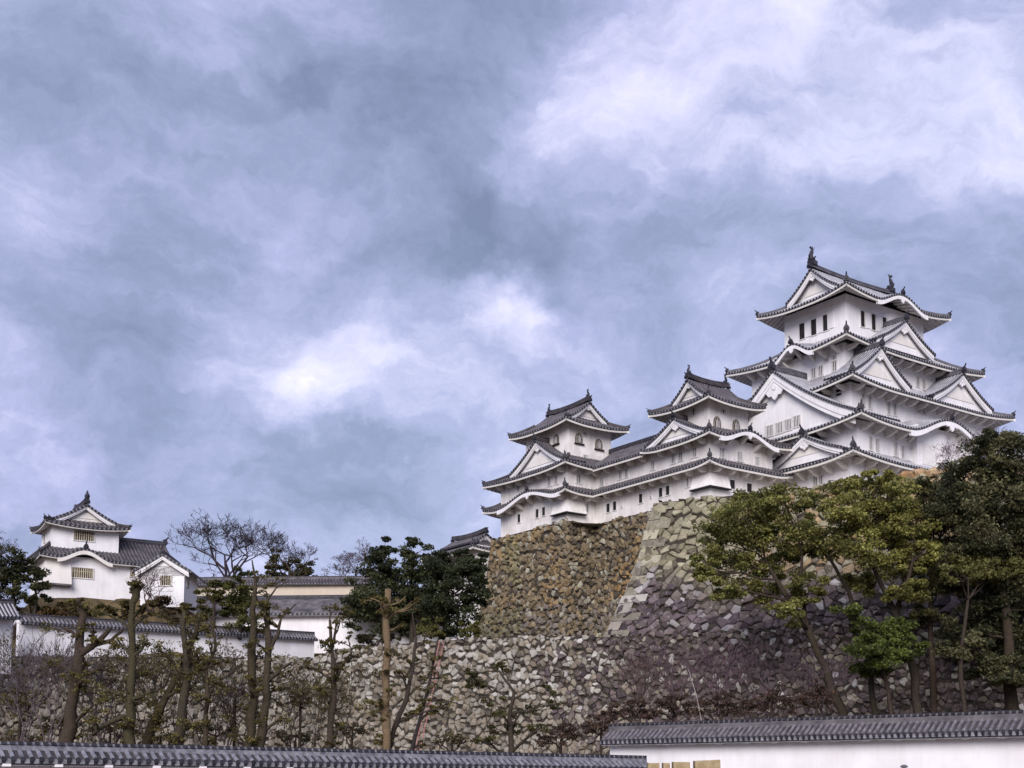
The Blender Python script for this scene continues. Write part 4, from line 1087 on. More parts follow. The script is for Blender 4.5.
    m = MB(); s0, zz = b.hit(f1, 0, 38, 572)
    m.hexa([(-1.3, -1.9, zb + 2.6), (1.9, -1.9, zb + 2.6), (1.9, -1.0, zb + 2.6), (-1.3, 2.5, zb + 2.6), (-.75, -1.25, z1 - .1), (1.9, -1.25, z1 - .1), (1.9, -1.0, z1 - .1), (-.75, 2.5, z1 - .1)])
    b.put(m, 'stone_drop_box', 'eave_plaster')
    m = MB(); m.hexa([(-1.4, -2.0, zb + 2.4), (1.95, -2.0, zb + 2.4), (1.95, -1.0, zb + 2.4), (-1.4, 2.6, zb + 2.4), (-1.4, -2.0, zb + 2.58), (1.95, -2.0, zb + 2.58), (1.95, -1.0, zb + 2.58), (-1.4, 2.6, zb + 2.58)])
    b.put(m, 'drip_ledge', 'dirty_stone')
turret()

def annex():
    a0 = at(140.5, 590, 135.5); A = R(2)
    b = Bld('turret_annex', 'small gabled white annex with one barred window on the right of the turret', 'building', a0[:2], A, (2, 2, 18.6), dark=True)
    wl = (0, 4.55, 0, 6.5); f = Side(wl, 'S')
    sA, zA = b.hit(f, -.7, 162, 553.5); sE, zE = b.hit(f, -.7, 187.5, 569.5)
    walls(b, wl, 18.6, zE + .5, 'plaster', line=False)
    gable(b, f, sA, -.7, abs(sE - sA) + .1, zE, zA, 8.0, board=.4, recess=.7, pendant=0, orn=.5, k=.10, rid=.3, inner=False, ext=1.1)
    win_px(b, f, 166, 580.5, 1.15, 1.05, 'tan'); win_px(b, Side(wl, 'E'), 187.5, 583, 1.0, .9, 'tan')
annex()
# ------------------------------------------------------------------ trees and shrubs
def lin(c0, c1, t): return np.asarray(c0)[None, :] * (1 - t[:, None]) + np.asarray(c1)[None, :] * t[:, None]
class Crown:
    """leaf clumps: many small leaf quads scattered in twig-sized clusters"""
    def __init__(self, seed): self.r = np.random.default_rng(seed); self.P = []; self.Cc = []; self.subs = []
    def clump(self, c, rx, ry, rz, nsub, nleaf, size, c0, c1, shell=.25, subr=.44):
        r = self.r
        d = r.normal(size=(nsub, 3)); d /= np.linalg.norm(d, axis=1)[:, None]
        rad = shell + (1 - shell) * r.random(nsub) ** .6
        sc = np.asarray(c)[None, :] + d * rad[:, None] * np.array((rx, ry, rz))[None, :]
        self.subs.append(sc)
        sr = subr * (rx + rz) / 2 * r.uniform(.6, 1.25, nsub)
        tone = r.random(nsub)
        n = nsub * nleaf; idx = np.repeat(np.arange(nsub), nleaf)
        e = r.normal(size=(n, 3)); e /= np.linalg.norm(e, axis=1)[:, None]; e *= (r.random(n) ** .45)[:, None]
        e[:, 2] *= .55
        p = sc[idx] + e * sr[idx][:, None]
        nn = r.normal(size=(n, 3)); nn[:, 2] += .7; nn /= np.linalg.norm(nn, axis=1)[:, None]
        a = np.cross(nn, r.normal(size=(n, 3))); a /= np.linalg.norm(a, axis=1)[:, None]; b = np.cross(nn, a)
        s = size * r.uniform(.6, 1.3, n)[:, None]
        q = np.stack([p - a * s, p - b * s * .55 + nn * s * .15, p + a * s, p + b * s * .55 + nn * s * .15], 1)
        t = np.clip(tone[idx] * .75 + r.normal(0, .22, n), 0, 1)
        self.P.append(q.reshape(-1, 3)); self.Cc.append(np.repeat(lin(c0, c1, t) * r.uniform(.75, 1.2, n)[:, None], 4, 0))
    def build(self, name, parent, off):
        V = (np.concatenate(self.P) - np.asarray(off)).astype(np.float32); cc = np.concatenate(self.Cc)
        n = len(V) // 4; me = bpy.data.meshes.new(name)
        me.vertices.add(len(V)); me.vertices.foreach_set('co', V.ravel())
        me.loops.add(len(V)); me.loops.foreach_set('vertex_index', np.arange(len(V), dtype=np.int32))
        me.polygons.add(n); me.polygons.foreach_set('loop_start', np.arange(0, len(V), 4, dtype=np.int32))
        me.update(calc_edges=True); me.materials.append(M['leaf'])
        ca = me.color_attributes.new('Col', 'FLOAT_COLOR', 'POINT'); k = np.ones((len(V), 4), np.float32); k[:, :3] = cc
        ca.data.foreach_set('color', k.ravel())
        o = bpy.data.objects.new(name, me); C.objects.link(o); o.parent = parent
        return o
def limb(mb, cols_, a, b, r0, r1, rg, col, n=6, wob=.12, k=5):
    a, b = np.asarray(a, float), np.asarray(b, float); L = np.linalg.norm(b - a); pts = []; rr = []
    for i in range(k + 1):
        t = i / k; w = wob * L * math.sin(math.pi * t) * .5
        pts.append(a + (b - a) * t + np.array((rg.uniform(-w, w), rg.uniform(-w, w), rg.uniform(-w, w) + .10 * L * t * (1 - t)))); rr.append(r0 + (r1 - r0) * t)
    o = len(mb.v); mb.tube(pts, rr, n); cols_ += [col] * (len(mb.v) - o)
    return pts
def tree(name, label, Y, trunks, clumps, bark=(.045, .034, .026), c0=(.022, .028, .010), c1=(.075, .080, .024), leaf=.19, seed=1, group=None, gz=None, nsub=39, nleaf=120, cat='tree', twigs=2, depth=3.0, spread=.9, shell=.25, fat=1.14):
    """trunks: lists of (px, py, radius, dY) from the foot up; clumps: (px, py, half width px, half height px[, dY[, tone]])"""
    rg = random.Random(seed); cr = Crown(seed); mb = MB(); cc = []
    foot = None; tp = []
    for tr in trunks:
        pts = [np.array(at(px, py, Y + dy)) for px, py, r, dy in tr]; rad = [t[2] for t in tr]
        z0 = (ground_z(pts[0][0], pts[0][1]) if gz is None else gz) - .25
        if foot is None:
            foot = np.array((pts[0][0], pts[0][1], z0 + .25))
        if pts[0][2] > z0 + .3 and tr[0][2] > .1 and (gz is not None or pts[0][2] - z0 < 6):
            pts = [np.array((pts[0][0], pts[0][1], z0))] + pts; rad = [rad[0] * 1.2] + rad
        fine = []; fr = []
        for i in range(len(pts) - 1):
            for t in (0, .34, .67):
                p = pts[i] + (pts[i + 1] - pts[i]) * t; r = rad[i] + (rad[i + 1] - rad[i]) * t
                j = r * .35 if (i or t) else 0
                fine.append(p + np.array((rg.uniform(-j, j), rg.uniform(-j, j), 0))); fr.append(r * rg.uniform(.88, 1.14))
        fine.append(pts[-1]); fr.append(rad[-1])
        o = len(mb.v); mb.tube(fine, fr, 8); cc += [tuple(x * rg.uniform(.95, 1.05) for x in bark)] * (len(mb.v) - o)
        tp += list(zip(fine, fr))
    for cl in clumps:
        px, py, wx, wz = cl[:4]; dy = cl[4] if len(cl) > 4 else rg.uniform(-depth, depth); tone = cl[5] if len(cl) > 5 else 1.0
        k = F / Y; c = np.array(at(px, py, Y + dy)); f = (wx * wz) / (32 * 26)
        ns = max(4, int(nsub * f ** .75))
        cr.clump(c, wx / k * fat, wx / k * spread * fat, wz / k * fat, ns, nleaf, leaf, np.array(c0) * tone, np.array(c1) * tone, shell)
        if tp:
            low = [(p, r) for p, r in tp if p[2] < c[2] + .2] or tp
            p, r = min(low, key=lambda q: np.linalg.norm(q[0] - c) + .6 * abs(q[0][2] - c[2] + 1.5))
            path = limb(mb, cc, p, c, min(r * .6, .16), .05, rg, bark)
            for s_ in cr.subs[-1][:twigs * 3]: limb(mb, cc, path[rg.choice((2, 3, 4))], s_, .045, .015, rg, bark, 4, .15, 3)
    foot = tuple(foot)
    e = thing(name, label, cat, foot, 0, group)
    if mb.v: mb.build('trunk', 'bark', e, foot, smooth=True, col=np.asarray(cc, np.float32))
    if cr.P: cr.build('crown', e, foot)
    return e
def bare_tree(name, label, foot, height, seed, lean=(0, 0), levels=6, r0=.28, col=(.040, .030, .034), spread=.62, trunk=.28, cat='tree', group=None, twig_r=.018, stems=1, flat=1.0, up=.25, n2=(2, 3), leaves=None, wide=1.0, base=None):
    rg = random.Random(seed); mb = MB(); tips = []
    def grow(p, d, L, r, lv):
        q = p; pts = [p]; k = 3
        for i in range(k):
            d = d + np.array((rg.uniform(-.16, .16), rg.uniform(-.16, .16), rg.uniform(-.05, .12))); d /= np.linalg.norm(d)
            q = q + d * L / k; pts.append(q)
        r1 = max(r * .66, twig_r * .5)
        mb.tube(pts, [r + (r1 - r) * i / k for i in range(k + 1)], 6 if r > .08 else (4 if r > .03 else 3), cap=False)
        if lv <= 0: tips.append(q); return
        for c in range(rg.choice(n2) + (1 if lv == levels else 0)):
            ax = np.array((rg.gauss(0, 1) * wide, rg.gauss(0, 1), rg.gauss(0, .55) + up * .6)); ax /= np.linalg.norm(ax)
            nd_ = d * (1 - spread) + ax * spread * rg.uniform(.75, 1.2); nd_[2] *= flat; nd_ /= np.linalg.norm(nd_)
            grow(pts[-1] if c < 2 else pts[-2], nd_, L * rg.uniform(.62, .86), max(r1 * rg.uniform(.72, .95), twig_r), lv - 1)
    foot = tuple(foot)
    if base is None and foot[1] < 116: base = ground_z(foot[0], foot[1])
    if base is not None and base < foot[2] - .2:
        mb.tube([(foot[0], foot[1], base - .3), (foot[0], foot[1], foot[2] - .1)], [r0 * 1.25, r0], 6, cap=False)
    for s in range(stems):
        d0 = np.array((lean[0] + (rg.uniform(-.5, .5) if stems > 1 else 0), lean[1] + (rg.uniform(-.4, .4) if stems > 1 else 0), 1.0)); d0 /= np.linalg.norm(d0)
        grow(np.asarray(foot, float) + np.array((rg.uniform(-.3, .3) * (stems > 1), rg.uniform(-.3, .3) * (stems > 1), -.2)), d0, height * trunk, r0, levels)
    if base is not None and base < foot[2]: foot = (foot[0], foot[1], base)
    e = thing(name, label, cat, tuple(foot), 0, group)
    mb.build('branches' if stems > 1 else 'trunk', 'twig', e, tuple(foot), smooth=True, col=np.tile(np.asarray(col, np.float32), (len(mb.v), 1)))
    if leaves:
        cr = Crown(seed); c0, c1, n, s = leaves
        for t in tips: 
            if rg.random() < .7: cr.clump(t, .35, .35, .3, 2, n, s, c0, c1, .1, .6)
        cr.build('crown', e, tuple(foot))
    return e
OL0, OL1 = (.10, .100, .030), (.30, .30, .09)
DK0, DK1 = (.024, .030, .015), (.085, .092, .040)
# --- right-hand group in front of the bailey wall
tree('evergreen_tree', 'leaning evergreen with layered olive crown and dark bare lower trunk, left of the right-hand trees', 113,
     [[(842, 712, .42, 0), (826, 668, .36, 0), (808, 630, .30, 0), (782, 590, .22, 0), (765, 560, .14, .5)], [(808, 630, .24, 0), (800, 590, .18, -.6), (802, 556, .12, -1)]],
     [(748, 512, 38, 18), (784, 503, 30, 15), (724, 534, 26, 15), (760, 538, 34, 16), (798, 528, 24, 13), (714, 562, 20, 14), (742, 568, 30, 15), (782, 562, 26, 14), (806, 590, 20, 13, -2),
      (728, 590, 22, 11), (768, 594, 20, 11), (792, 612, 20, 12), (700, 570, 11, 10), (756, 497, 22, 9)], c0=OL0, c1=OL1, seed=11, nsub=30, leaf=.155, nleaf=162)
tree('evergreen_tree', 'tall forked evergreen with yellow-green crown touching the white keep, middle of the right-hand trees', 111,
     [[(918, 712, .40, 0), (912, 660, .34, 0), (896, 612, .26, 0), (874, 570, .2, .5), (866, 530, .13, .5)], [(875, 712, .26, 1), (868, 650, .22, 1), (848, 590, .17, 1), (828, 556, .11, .5)], [(896, 612, .2, 0), (910, 575, .15, -1), (915, 540, .1, -1)]],
     [(862, 486, 32, 15), (892, 500, 30, 18), (846, 512, 26, 15), (872, 522, 34, 17), (830, 542, 32, 15), (862, 552, 30, 15), (902, 530, 28, 18), (808, 548, 18, 12), (892, 560, 28, 16), (846, 480, 18, 8), (880, 476, 16, 7),
      (918, 556, 22, 16), (860, 585, 18, 11, 2), (905, 590, 20, 14)], c0=OL0, c1=(.34, .325, .09), seed=12, nsub=30, leaf=.155, nleaf=162)
tree('evergreen_tree', 'low bright green evergreen in front of the lower stone wall between the two dark trunks', 108,
     [[(892, 715, .2, 0), (886, 680, .15, 0), (878, 655, .1, 0)]],
     [(880, 632, 26, 14), (866, 648, 22, 12), (892, 655, 26, 14), (872, 668, 20, 9), (905, 636, 20, 16), (850, 615, 16, 10)], c0=(.042, .055, .014), c1=(.18, .22, .05), seed=13, leaf=.155, nleaf=135)
tree('evergreen_tree', 'dense dark green evergreen rising at the far right edge, tallest of the group', 110,
     [[(1012, 712, .5, 0), (1008, 640, .42, 0), (1000, 560, .3, 0), (994, 490, .18, 0)]],
     [(1000, 455, 34, 20), (974, 478, 32, 20), (1020, 476, 36, 24), (962, 506, 34, 20), (1000, 510, 40, 24), (1034, 520, 34, 30), (980, 544, 34, 20), (1018, 560, 34, 26), (985, 590, 36, 22),
      (1024, 610, 34, 30), (972, 630, 34, 20), (1010, 646, 36, 20), (988, 664, 28, 14), (1022, 676, 26, 14), (966, 648, 22, 14), (990, 440, 20, 10)], c0=DK0, c1=(.185, .170, .080), seed=14, nsub=33, leaf=.155, nleaf=193, shell=.3)
tree('evergreen_tree', 'lighter olive evergreen bough crown in front of the dark tree at the right edge', 107,
     [[(964, 715, .22, 0), (960, 660, .18, 0), (968, 600, .12, 0)]],
     [(972, 562, 22, 9), (1000, 566, 24, 10), (990, 574, 26, 9), (956, 572, 14, 9), (1018, 560, 14, 9)], c0=OL0, c1=(.20, .19, .065), seed=15, leaf=.155, nleaf=121)
tree('evergreen_tree', 'dark bushy evergreen filling the gap between the olive crown and the far right tree', 114,
     [[(934, 712, .3, 0), (930, 640, .24, 0), (932, 560, .15, 0)]],
     [(934, 500, 26, 18), (920, 520, 22, 16), (940, 535, 26, 18), (926, 490, 16, 12), (948, 512, 20, 16), (936, 580, 26, 22), (924, 610, 18, 16)], c0=(.030, .034, .014), c1=(.18, .16, .06), seed=16, nsub=27, leaf=.155, nleaf=153)
# --- dark evergreens on the terrace
T0_ = 15.0
tree('evergreen_tree', 'dark columnar evergreen beside the tan wall, leftmost of the three on the stone terrace', 146,
     [[(384, 640, .3, 0), (382, 600, .24, 0), (381, 560, .1, 0)]],
     [(380, 556, 13, 13), (374, 576, 20, 15), (388, 580, 20, 16), (366, 598, 18, 14), (384, 602, 26, 16), (400, 600, 18, 18), (376, 622, 24, 14), (398, 622, 20, 12), (358, 612, 9, 14), (381, 546, 8, 8)], c0=DK0, c1=DK1, seed=21, fat=1.34, gz=T0_, nsub=39, nleaf=126, depth=1.5, leaf=.18)
tree('evergreen_tree', 'dark ragged evergreen with a bare leader, middle one of the three on the stone terrace', 145,
     [[(412, 642, .28, 0), (412, 600, .22, 0), (410, 560, .12, 0), (404, 542, .04, 0)]],
     [(418, 552, 13, 10), (424, 568, 17, 14), (412, 580, 15, 15), (420, 600, 17, 15), (408, 556, 6, 8), (430, 588, 16, 15), (416, 542, 7, 5)], c0=DK0, c1=DK1, seed=22, fat=1.34, gz=T0_, nsub=39, nleaf=126, depth=1.5, leaf=.18)
tree('evergreen_tree', 'dark rounded evergreen against the rust stone wall, right of the three on the terrace', 143,
     [[(446, 642, .3, 0), (446, 600, .22, 0), (450, 570, .12, 0)]],
     [(444, 566, 20, 10), (466, 570, 15, 12), (440, 578, 22, 16), (464, 588, 18, 18), (448, 602, 22, 16), (432, 612, 14, 12), (458, 618, 18, 14), (474, 578, 9, 12), (440, 630, 12, 8), (477, 558, 8, 9), (475, 600, 9, 10), (458, 556, 12, 6), (472, 566, 10, 9), (480, 572, 8, 10), (478, 586, 8, 10)], c0=DK0, c1=(.066, .080, .034), seed=23, fat=1.34, gz=T0_, nsub=39, nleaf=126, depth=1.8, leaf=.18)
def shrub(label, Y, cl, gz, c0=OL0, c1=(.15, .14, .045), seed=1, nleaf=90, leaf=.16, twig=(.04, .03, .024), group=None, shell=.3):
    """stems from one foot to every leaf clump"""
    px = sum(c[0] for c in cl) / len(cl); py = max(c[1] + c[3] for c in cl)
    f = at(px, py, Y); top = min(cl, key=lambda c: c[1])
    return tree('shrub', label, Y, [[(px, py, .11, 0), (px + 1, (py + top[1]) / 2, .06, 0), (top[0], top[1], .03, 0)]], cl, bark=twig, c0=c0, c1=c1, seed=seed, gz=f[2] if gz is None else (ground_z(f[0], f[1]) if gz == 'ground' else gz), cat='shrub', nleaf=nleaf, leaf=leaf, depth=.8, group=group, shell=shell)
shrub('small round olive shrub on the terrace under the dark evergreens', 141, [(432, 626, 13, 9), (440, 632, 9, 6), (422, 632, 9, 7)], None, seed=31)
shrub('small olive shrub at the foot of the rust stone wall', 137, [(470, 626, 10, 8), (462, 632, 8, 6), (478, 631, 8, 6)], None, seed=32)
shrub('flat dark shrub spilling over the edge of the pale retaining wall', 140.2, [(360, 640, 12, 5), (378, 639, 14, 5), (396, 638, 10, 4)], None, c0=(.018, .016, .008), c1=(.06, .05, .022), seed=33)
# --- left: conifers, turret garden
tree('evergreen_tree', 'dark round-crowned pine at the left edge beside the turret', 128,
     [[(14, 612, .22, 0), (14, 590, .18, 0), (12, 572, .1, 0)]], [(12, 556, 16, 9), (0, 572, 16, 12), (18, 574, 18, 10), (6, 590, 18, 9), (-8, 556, 14, 12)], c0=DK0, c1=(.085, .082, .030), seed=41, fat=1.4, gz=14.5, nsub=36, nleaf=114, depth=1.2, leaf=.16)
tree('evergreen_tree', 'smaller dark round pine just right of the one at the left edge', 127,
     [[(35, 618, .2, 0), (36, 600, .15, 0), (35, 585, .08, 0)]], [(36, 574, 12, 8), (30, 586, 13, 8), (42, 590, 9, 8), (36, 596, 12, 6)], c0=DK0, c1=(.09, .088, .030), seed=42, fat=1.4, gz=14.3, nsub=36, nleaf=114, depth=.9, leaf=.16)
tree('evergreen_tree', 'mid green pointed conifer between the turret wing and the tan wall', 134,
     [[(240, 640, .2, 0), (240, 600, .16, 0), (241, 572, .05, 0)]], [(241, 572, 9, 9), (236, 588, 13, 11), (246, 590, 12, 11), (232, 606, 15, 11), (248, 608, 15, 12), (240, 622, 18, 9)], c0=(.035, .040, .012), c1=(.145, .145, .042), seed=43, gz=15, nsub=33, nleaf=109, depth=1.2, leaf=.16)
tree('evergreen_tree', 'low bushy conifer hugging the right side of the turret wing', 135,
     [[(214, 636, .2, 0), (214, 605, .16, 0), (214, 590, .06, 0)]], [(216, 586, 11, 8), (208, 598, 12, 10), (222, 600, 12, 10), (216, 612, 16, 9)], c0=(.035, .036, .012), c1=(.135, .125, .038), seed=44, gz=15, nsub=33, nleaf=109, depth=1.2, leaf=.16)
tree('evergreen_tree', 'dark rounded evergreen clump standing behind the tan wall', 168,
     [[(290, 590, .3, 0), (290, 570, .2, 0)]], [(282, 562, 16, 9), (300, 568, 16, 9), (272, 572, 9, 8), (292, 576, 24, 7), (308, 574, 8, 7), (276, 552, 6, 5)], c0=(.028, .026, .012), c1=(.10, .082, .034), seed=45, gz=20, nsub=33, nleaf=103, depth=1.5)
# bank plants below the turret
for k, (px, py, w, h, c1, lab) in enumerate(((56, 610, 22, 8, (.17, .085, .030), 'rust-brown shrub below the left pines above the zigzag tiles'), (92, 610, 20, 8, (.15, .13, .042), 'broad olive shrub on the bank under the barred lower turret window'),
                                             (122, 609, 18, 9, (.17, .13, .045), 'yellowish shrub behind the mossy cut-back trunk on the turret bank'), (160, 607, 18, 10, (.13, .075, .045), 'reddish shrub at the foot of the turret wing'),
                                             (190, 612, 16, 9, (.13, .11, .038), 'small olive shrub under the turret wing corner'), (75, 603, 12, 5, (.14, .10, .035), 'low brown shrub tight against the turret base'),
                                             (30, 606, 14, 6, (.14, .11, .035), 'low olive shrub under the smaller left pine'))):
    shrub(lab, 127.5 + (k % 3) * 1.2, [(px, py, w * .6, h), (px - w * .6, py + 2, w * .5, h * .8), (px + w * .6, py + 2, w * .5, h * .8)], None, c0=(.045, .035, .012), c1=c1, seed=50 + k)
# --- bare winter trees
bare_tree('bare_tree', 'large leafless spreading tree behind the tan wall, right of the turret', at(224, 596, 172), 15.5, 5, levels=7, r0=.30, spread=.50, trunk=.24, stems=2, wide=1.5, up=.32, twig_r=.026, base=14.5)
bare_tree('bare_tree', 'leafless tree with fine twigs rising over the dark clump behind the tan wall', at(276, 592, 176), 12.5, 9, lean=(.35, 0), levels=7, r0=.22, spread=.54, trunk=.24, wide=1.3, up=.25, twig_r=.024, base=14.5)
bare_tree('bare_tree', 'faint purple leafless tree above the right end of the tan wall', at(342, 590, 190), 6.4, 14, levels=7, r0=.16, col=(.085, .060, .075), spread=.55, trunk=.3, twig_r=.022, base=14.5)
bare_tree('bare_tree', 'purplish leafless tree just left of the dark terrace evergreens', at(362, 590, 188), 8.2, 15, levels=7, r0=.16, col=(.085, .055, .070), spread=.5, trunk=.3, twig_r=.022, base=14.5)
bare_tree('bare_tree', 'leafless tree behind the turret at the left edge of the view', at(-4, 585, 165), 8.5, 17, lean=(.2, 0), levels=6, r0=.2, spread=.62, trunk=.3, wide=1.3, twig_r=.022, base=14.5)
bare_tree('bare_tree', 'twiggy reddish leafless shrub tree in front of the turret wing', at(152, 612, 131), 5.6, 19, levels=5, r0=.1, col=(.07, .045, .045), spread=.5, trunk=.3, stems=3, twig_r=.016)
bare_tree('bare_tree', 'pale purple leafless shrub against the white keep on the wall top', at(944, 474, 127.5), 4.2, 23, levels=5, r0=.06, col=(.24, .18, .22), spread=.5, trunk=.3, stems=3, twig_r=.016)
bare_tree('bare_tree', 'fine leafless twigs beside the dark tree at the right edge of the keep roofs', at(985, 470, 128), 5.4, 24, levels=5, r0=.06, col=(.12, .085, .11), spread=.5, trunk=.3, stems=3, twig_r=.016)
# --- cut-back trees along the retaining wall
PB = (.050, .040, .028); PB2 = (.052, .046, .028); SP0, SP1 = (.065, .055, .018), (.23, .190, .058)
def extra(trunks, seed):
    """shoots sprouting all along the trunks"""
    rg = random.Random(seed * 3); out = []
    for tr in trunks:
        for (x0, y0, r, d), (x1, y1, r1, d1) in zip(tr[:-1], tr[1:]):
            n = max(1, int(abs(y1 - y0) / 16))
            for i in range(n):
                t = (i + rg.random()) / n
                out.append((x0 + (x1 - x0) * t + rg.uniform(-13, 13), y0 + (y1 - y0) * t + rg.uniform(-5, 5), rg.uniform(7, 13), rg.uniform(5, 8), rg.uniform(-1.2, .8), rg.uniform(.6, 1.1)))
    return out
def pollard(label, Y, trunks, sprays, seed, bark=PB, stubs=(), c0=SP0, c1=SP1, group='cut-back trees along the retaining wall', nleaf=34):
    trunks = [[(x, y, r * .82, d) for x, y, r, d in t] for t in trunks]
    return tree('pollarded_tree', label, Y, trunks + [list(s) for s in stubs], sprays + extra(trunks, seed), bark=bark, c0=c0, c1=c1, seed=seed, nsub=14, nleaf=nleaf, leaf=.10, twigs=4, depth=1.2, group=group, shell=.05)
pollard('cut-back tree with reddish trunk and two forked stubs reaching right, left in the row', 90,
        [[(66, 745, .62, 0), (74, 690, .48, 0), (80, 650, .42, 0), (82, 615, .32, 0), (77, 598, .22, 0)], [(80, 655, .32, 0), (98, 642, .24, 0), (110, 628, .17, .3)], [(92, 646, .2, 0), (112, 640, .17, 0), (124, 628, .12, 0)]],
        [(78, 604, 14, 10), (60, 626, 20, 12), (84, 680, 26, 12), (112, 668, 22, 12), (50, 664, 22, 12), (96, 704, 22, 10)], 61, bark=(.056, .040, .030))
pollard('straight mossy cut-back trunk with a knobbly forked head in front of the turret wing', 88,
        [[(129, 748, .48, 0), (131, 700, .38, 0), (132, 640, .30, 0), (132, 610, .26, 0), (136, 590, .34, 0), (132, 582, .2, 0)], [(136, 592, .26, 0), (144, 584, .16, 0)], [(129, 715, .3, 0), (110, 722, .2, 0), (92, 735, .14, 0)]],
        [(104, 612, 20, 10), (128, 700, 28, 12), (148, 640, 14, 12), (108, 690, 20, 12), (160, 690, 18, 10), (118, 640, 12, 10)], 62, bark=PB2)
pollard('cut-back tree leaning right with sprouting olive shoots before the zigzag-tiled wall', 91,
        [[(145, 748, .42, 0), (156, 715, .36, 0), (170, 690, .32, 0), (186, 660, .26, 0), (196, 632, .2, 0), (200, 612, .12, 0)]],
        [(182, 625, 20, 14), (160, 650, 18, 14), (186, 690, 22, 14), (168, 720, 20, 10), (200, 660, 14, 12)], 63, bark=PB2)
pollard('cut-back tree with a thin upright stem and hooked side branch left of the twin trunks', 89,
        [[(178, 748, .5, 0), (184, 710, .42, 0), (188, 670, .34, 0), (184, 630, .24, 0), (184, 612, .16, 0)], [(188, 672, .2, 0), (206, 668, .17, 0), (216, 650, .13, 0), (214, 632, .1, 0), (208, 615, .07, 0)], [(205, 748, .24, 0), (207, 700, .2, 0), (206, 670, .15, 0)]],
        [(176, 612, 18, 12), (196, 650, 18, 12), (214, 690, 22, 12), (190, 728, 20, 9), (172, 672, 20, 12)], 64)
pollard('twin-trunked cut-back tree before the white wall, pair of brown trunks in the row', 92,
        [[(250, 748, .46, 0), (253, 700, .40, 0), (252, 650, .34, 0), (253, 610, .28, 0), (256, 585, .16, 0), (252, 560, .05, 0)], [(258, 748, .42, 0), (266, 700, .36, 0), (268, 650, .30, 0), (267, 618, .24, 0), (268, 600, .12, 0)], [(268, 652, .22, 0), (278, 634, .17, 0), (281, 618, .10, 0), (296, 604, .05, 0)], [(268, 600, .10, 0), (276, 588, .06, 0), (290, 580, .03, 0)]],
        [(268, 612, 14, 10), (250, 690, 16, 12), (292, 662, 22, 9), (240, 715, 22, 10), (282, 720, 16, 9), (270, 605, 10, 7)], 65)
pollard('slim cut-back tree with a fork of two stems below the storehouse wall', 93,
        [[(329, 748, .34, 0), (332, 712, .28, 0), (334, 680, .24, 0), (332, 655, .18, 0), (330, 620, .12, 0)], [(334, 682, .2, 0), (344, 662, .14, 0), (352, 652, .08, 0)], [(332, 655, .12, 0), (337, 618, .09, 0)]],
        [(330, 606, 16, 8), (326, 650, 16, 9), (340, 612, 12, 7), (352, 648, 14, 6), (312, 668, 12, 8)], 66, c1=(.13, .11, .028))
pollard('tall bare sawn-off tan trunk in front of the dark terrace evergreens', 90,
        [[(388, 750, .40, 0), (386, 710, .36, 0), (386, 660, .33, 0), (387, 620, .31, 0), (388, 589, .28, 0)], [(388, 605, .10, 0), (378, 601, .07, 0), (371, 598, .04, 0)], [(388, 606, .09, 0), (400, 602, .07, 0), (406, 596, .03, 0)]],
        [(398, 600, 8, 4), (386, 712, 16, 10), (368, 700, 14, 9)], 67, bark=(.15, .110, .062))
pollard('slender dark leaning trunk just right of the sawn-off tan trunk', 91,
        [[(388, 752, .26, 0), (396, 725, .22, 0), (406, 700, .2, 0), (412, 670, .17, 0), (416, 640, .12, 0), (412, 612, .05, 0)], [(396, 722, .12, 0), (424, 712, .08, 0), (450, 706, .04, 0)]],
        [(420, 708, 12, 6), (446, 704, 14, 7)], 68, bark=(.046, .036, .030))
pollard('thin dark leaning pole-like trunk beside the red ladder', 100,
        [[(411, 752, .2, 0), (424, 706, .17, 0), (433, 665, .13, 0), (438, 640, .07, 0)]], [(442, 678, 14, 10), (428, 690, 12, 8)], 69, bark=(.045, .038, .038))
tree('young_tree', 'young sparse olive sapling with drooping boughs on the pale wall right of the ladder', 98,
     [[(512, 752, .22, 0), (510, 715, .17, 0), (514, 692, .12, 0), (500, 672, .08, 0), (486, 666, .04, 0)], [(512, 700, .09, 0), (530, 690, .06, 0), (545, 694, .03, 0)]],
     [(480, 684, 16, 8), (502, 668, 10, 9), (498, 706, 14, 8), (522, 712, 14, 7), (548, 690, 8, 7), (470, 672, 9, 6), (505, 732, 18, 8), (540, 728, 14, 6), (480, 738, 16, 6), (555, 705, 7, 5)], bark=(.05, .04, .03), c0=(.038, .036, .014), c1=(.125, .115, .040), seed=71, nsub=26, nleaf=60, leaf=.13)
# fine leafless shoots veiling the stones between the trunks
for k, (px, py, Y, h) in enumerate(((86, 742, 97, 7.5), (116, 744, 93, 8.5), (150, 744, 98, 8.0), (172, 742, 94, 6.5), (200, 744, 98, 8.5), (238, 744, 95, 7.5), (288, 744, 97, 6.0), (312, 744, 94, 5.0), (350, 744, 98, 6.5), (10, 744, 98, 9.0))):
    lab = ['leafy brown shoots just right of the reddish cut-back trunk', 'tall leafy shoots hugging the left side of the mossy trunk', 'tall brown shoots just right of the mossy trunk', 'shoots crossing the right-leaning cut-back trunk', 'tall shoots around the hooked cut-back tree', 'shoots hugging the left of the twin trunks',
           'shoots just right of the twin trunks before the pale stones', 'low thin shoots left of the slim forked tree', 'shoots between the slim forked tree and the sawn-off trunk', 'tall twiggy shoots in the far bottom left corner'][k]
    bare_tree('bare_shrub', lab, at(px, py, Y), h, 300 + k, levels=4, r0=.05, col=(.075, .058, .042), spread=.42, trunk=.34, stems=3, twig_r=.018, cat='shrub', leaves=((.06, .052, .018), (.20, .165, .055), 4, .08))
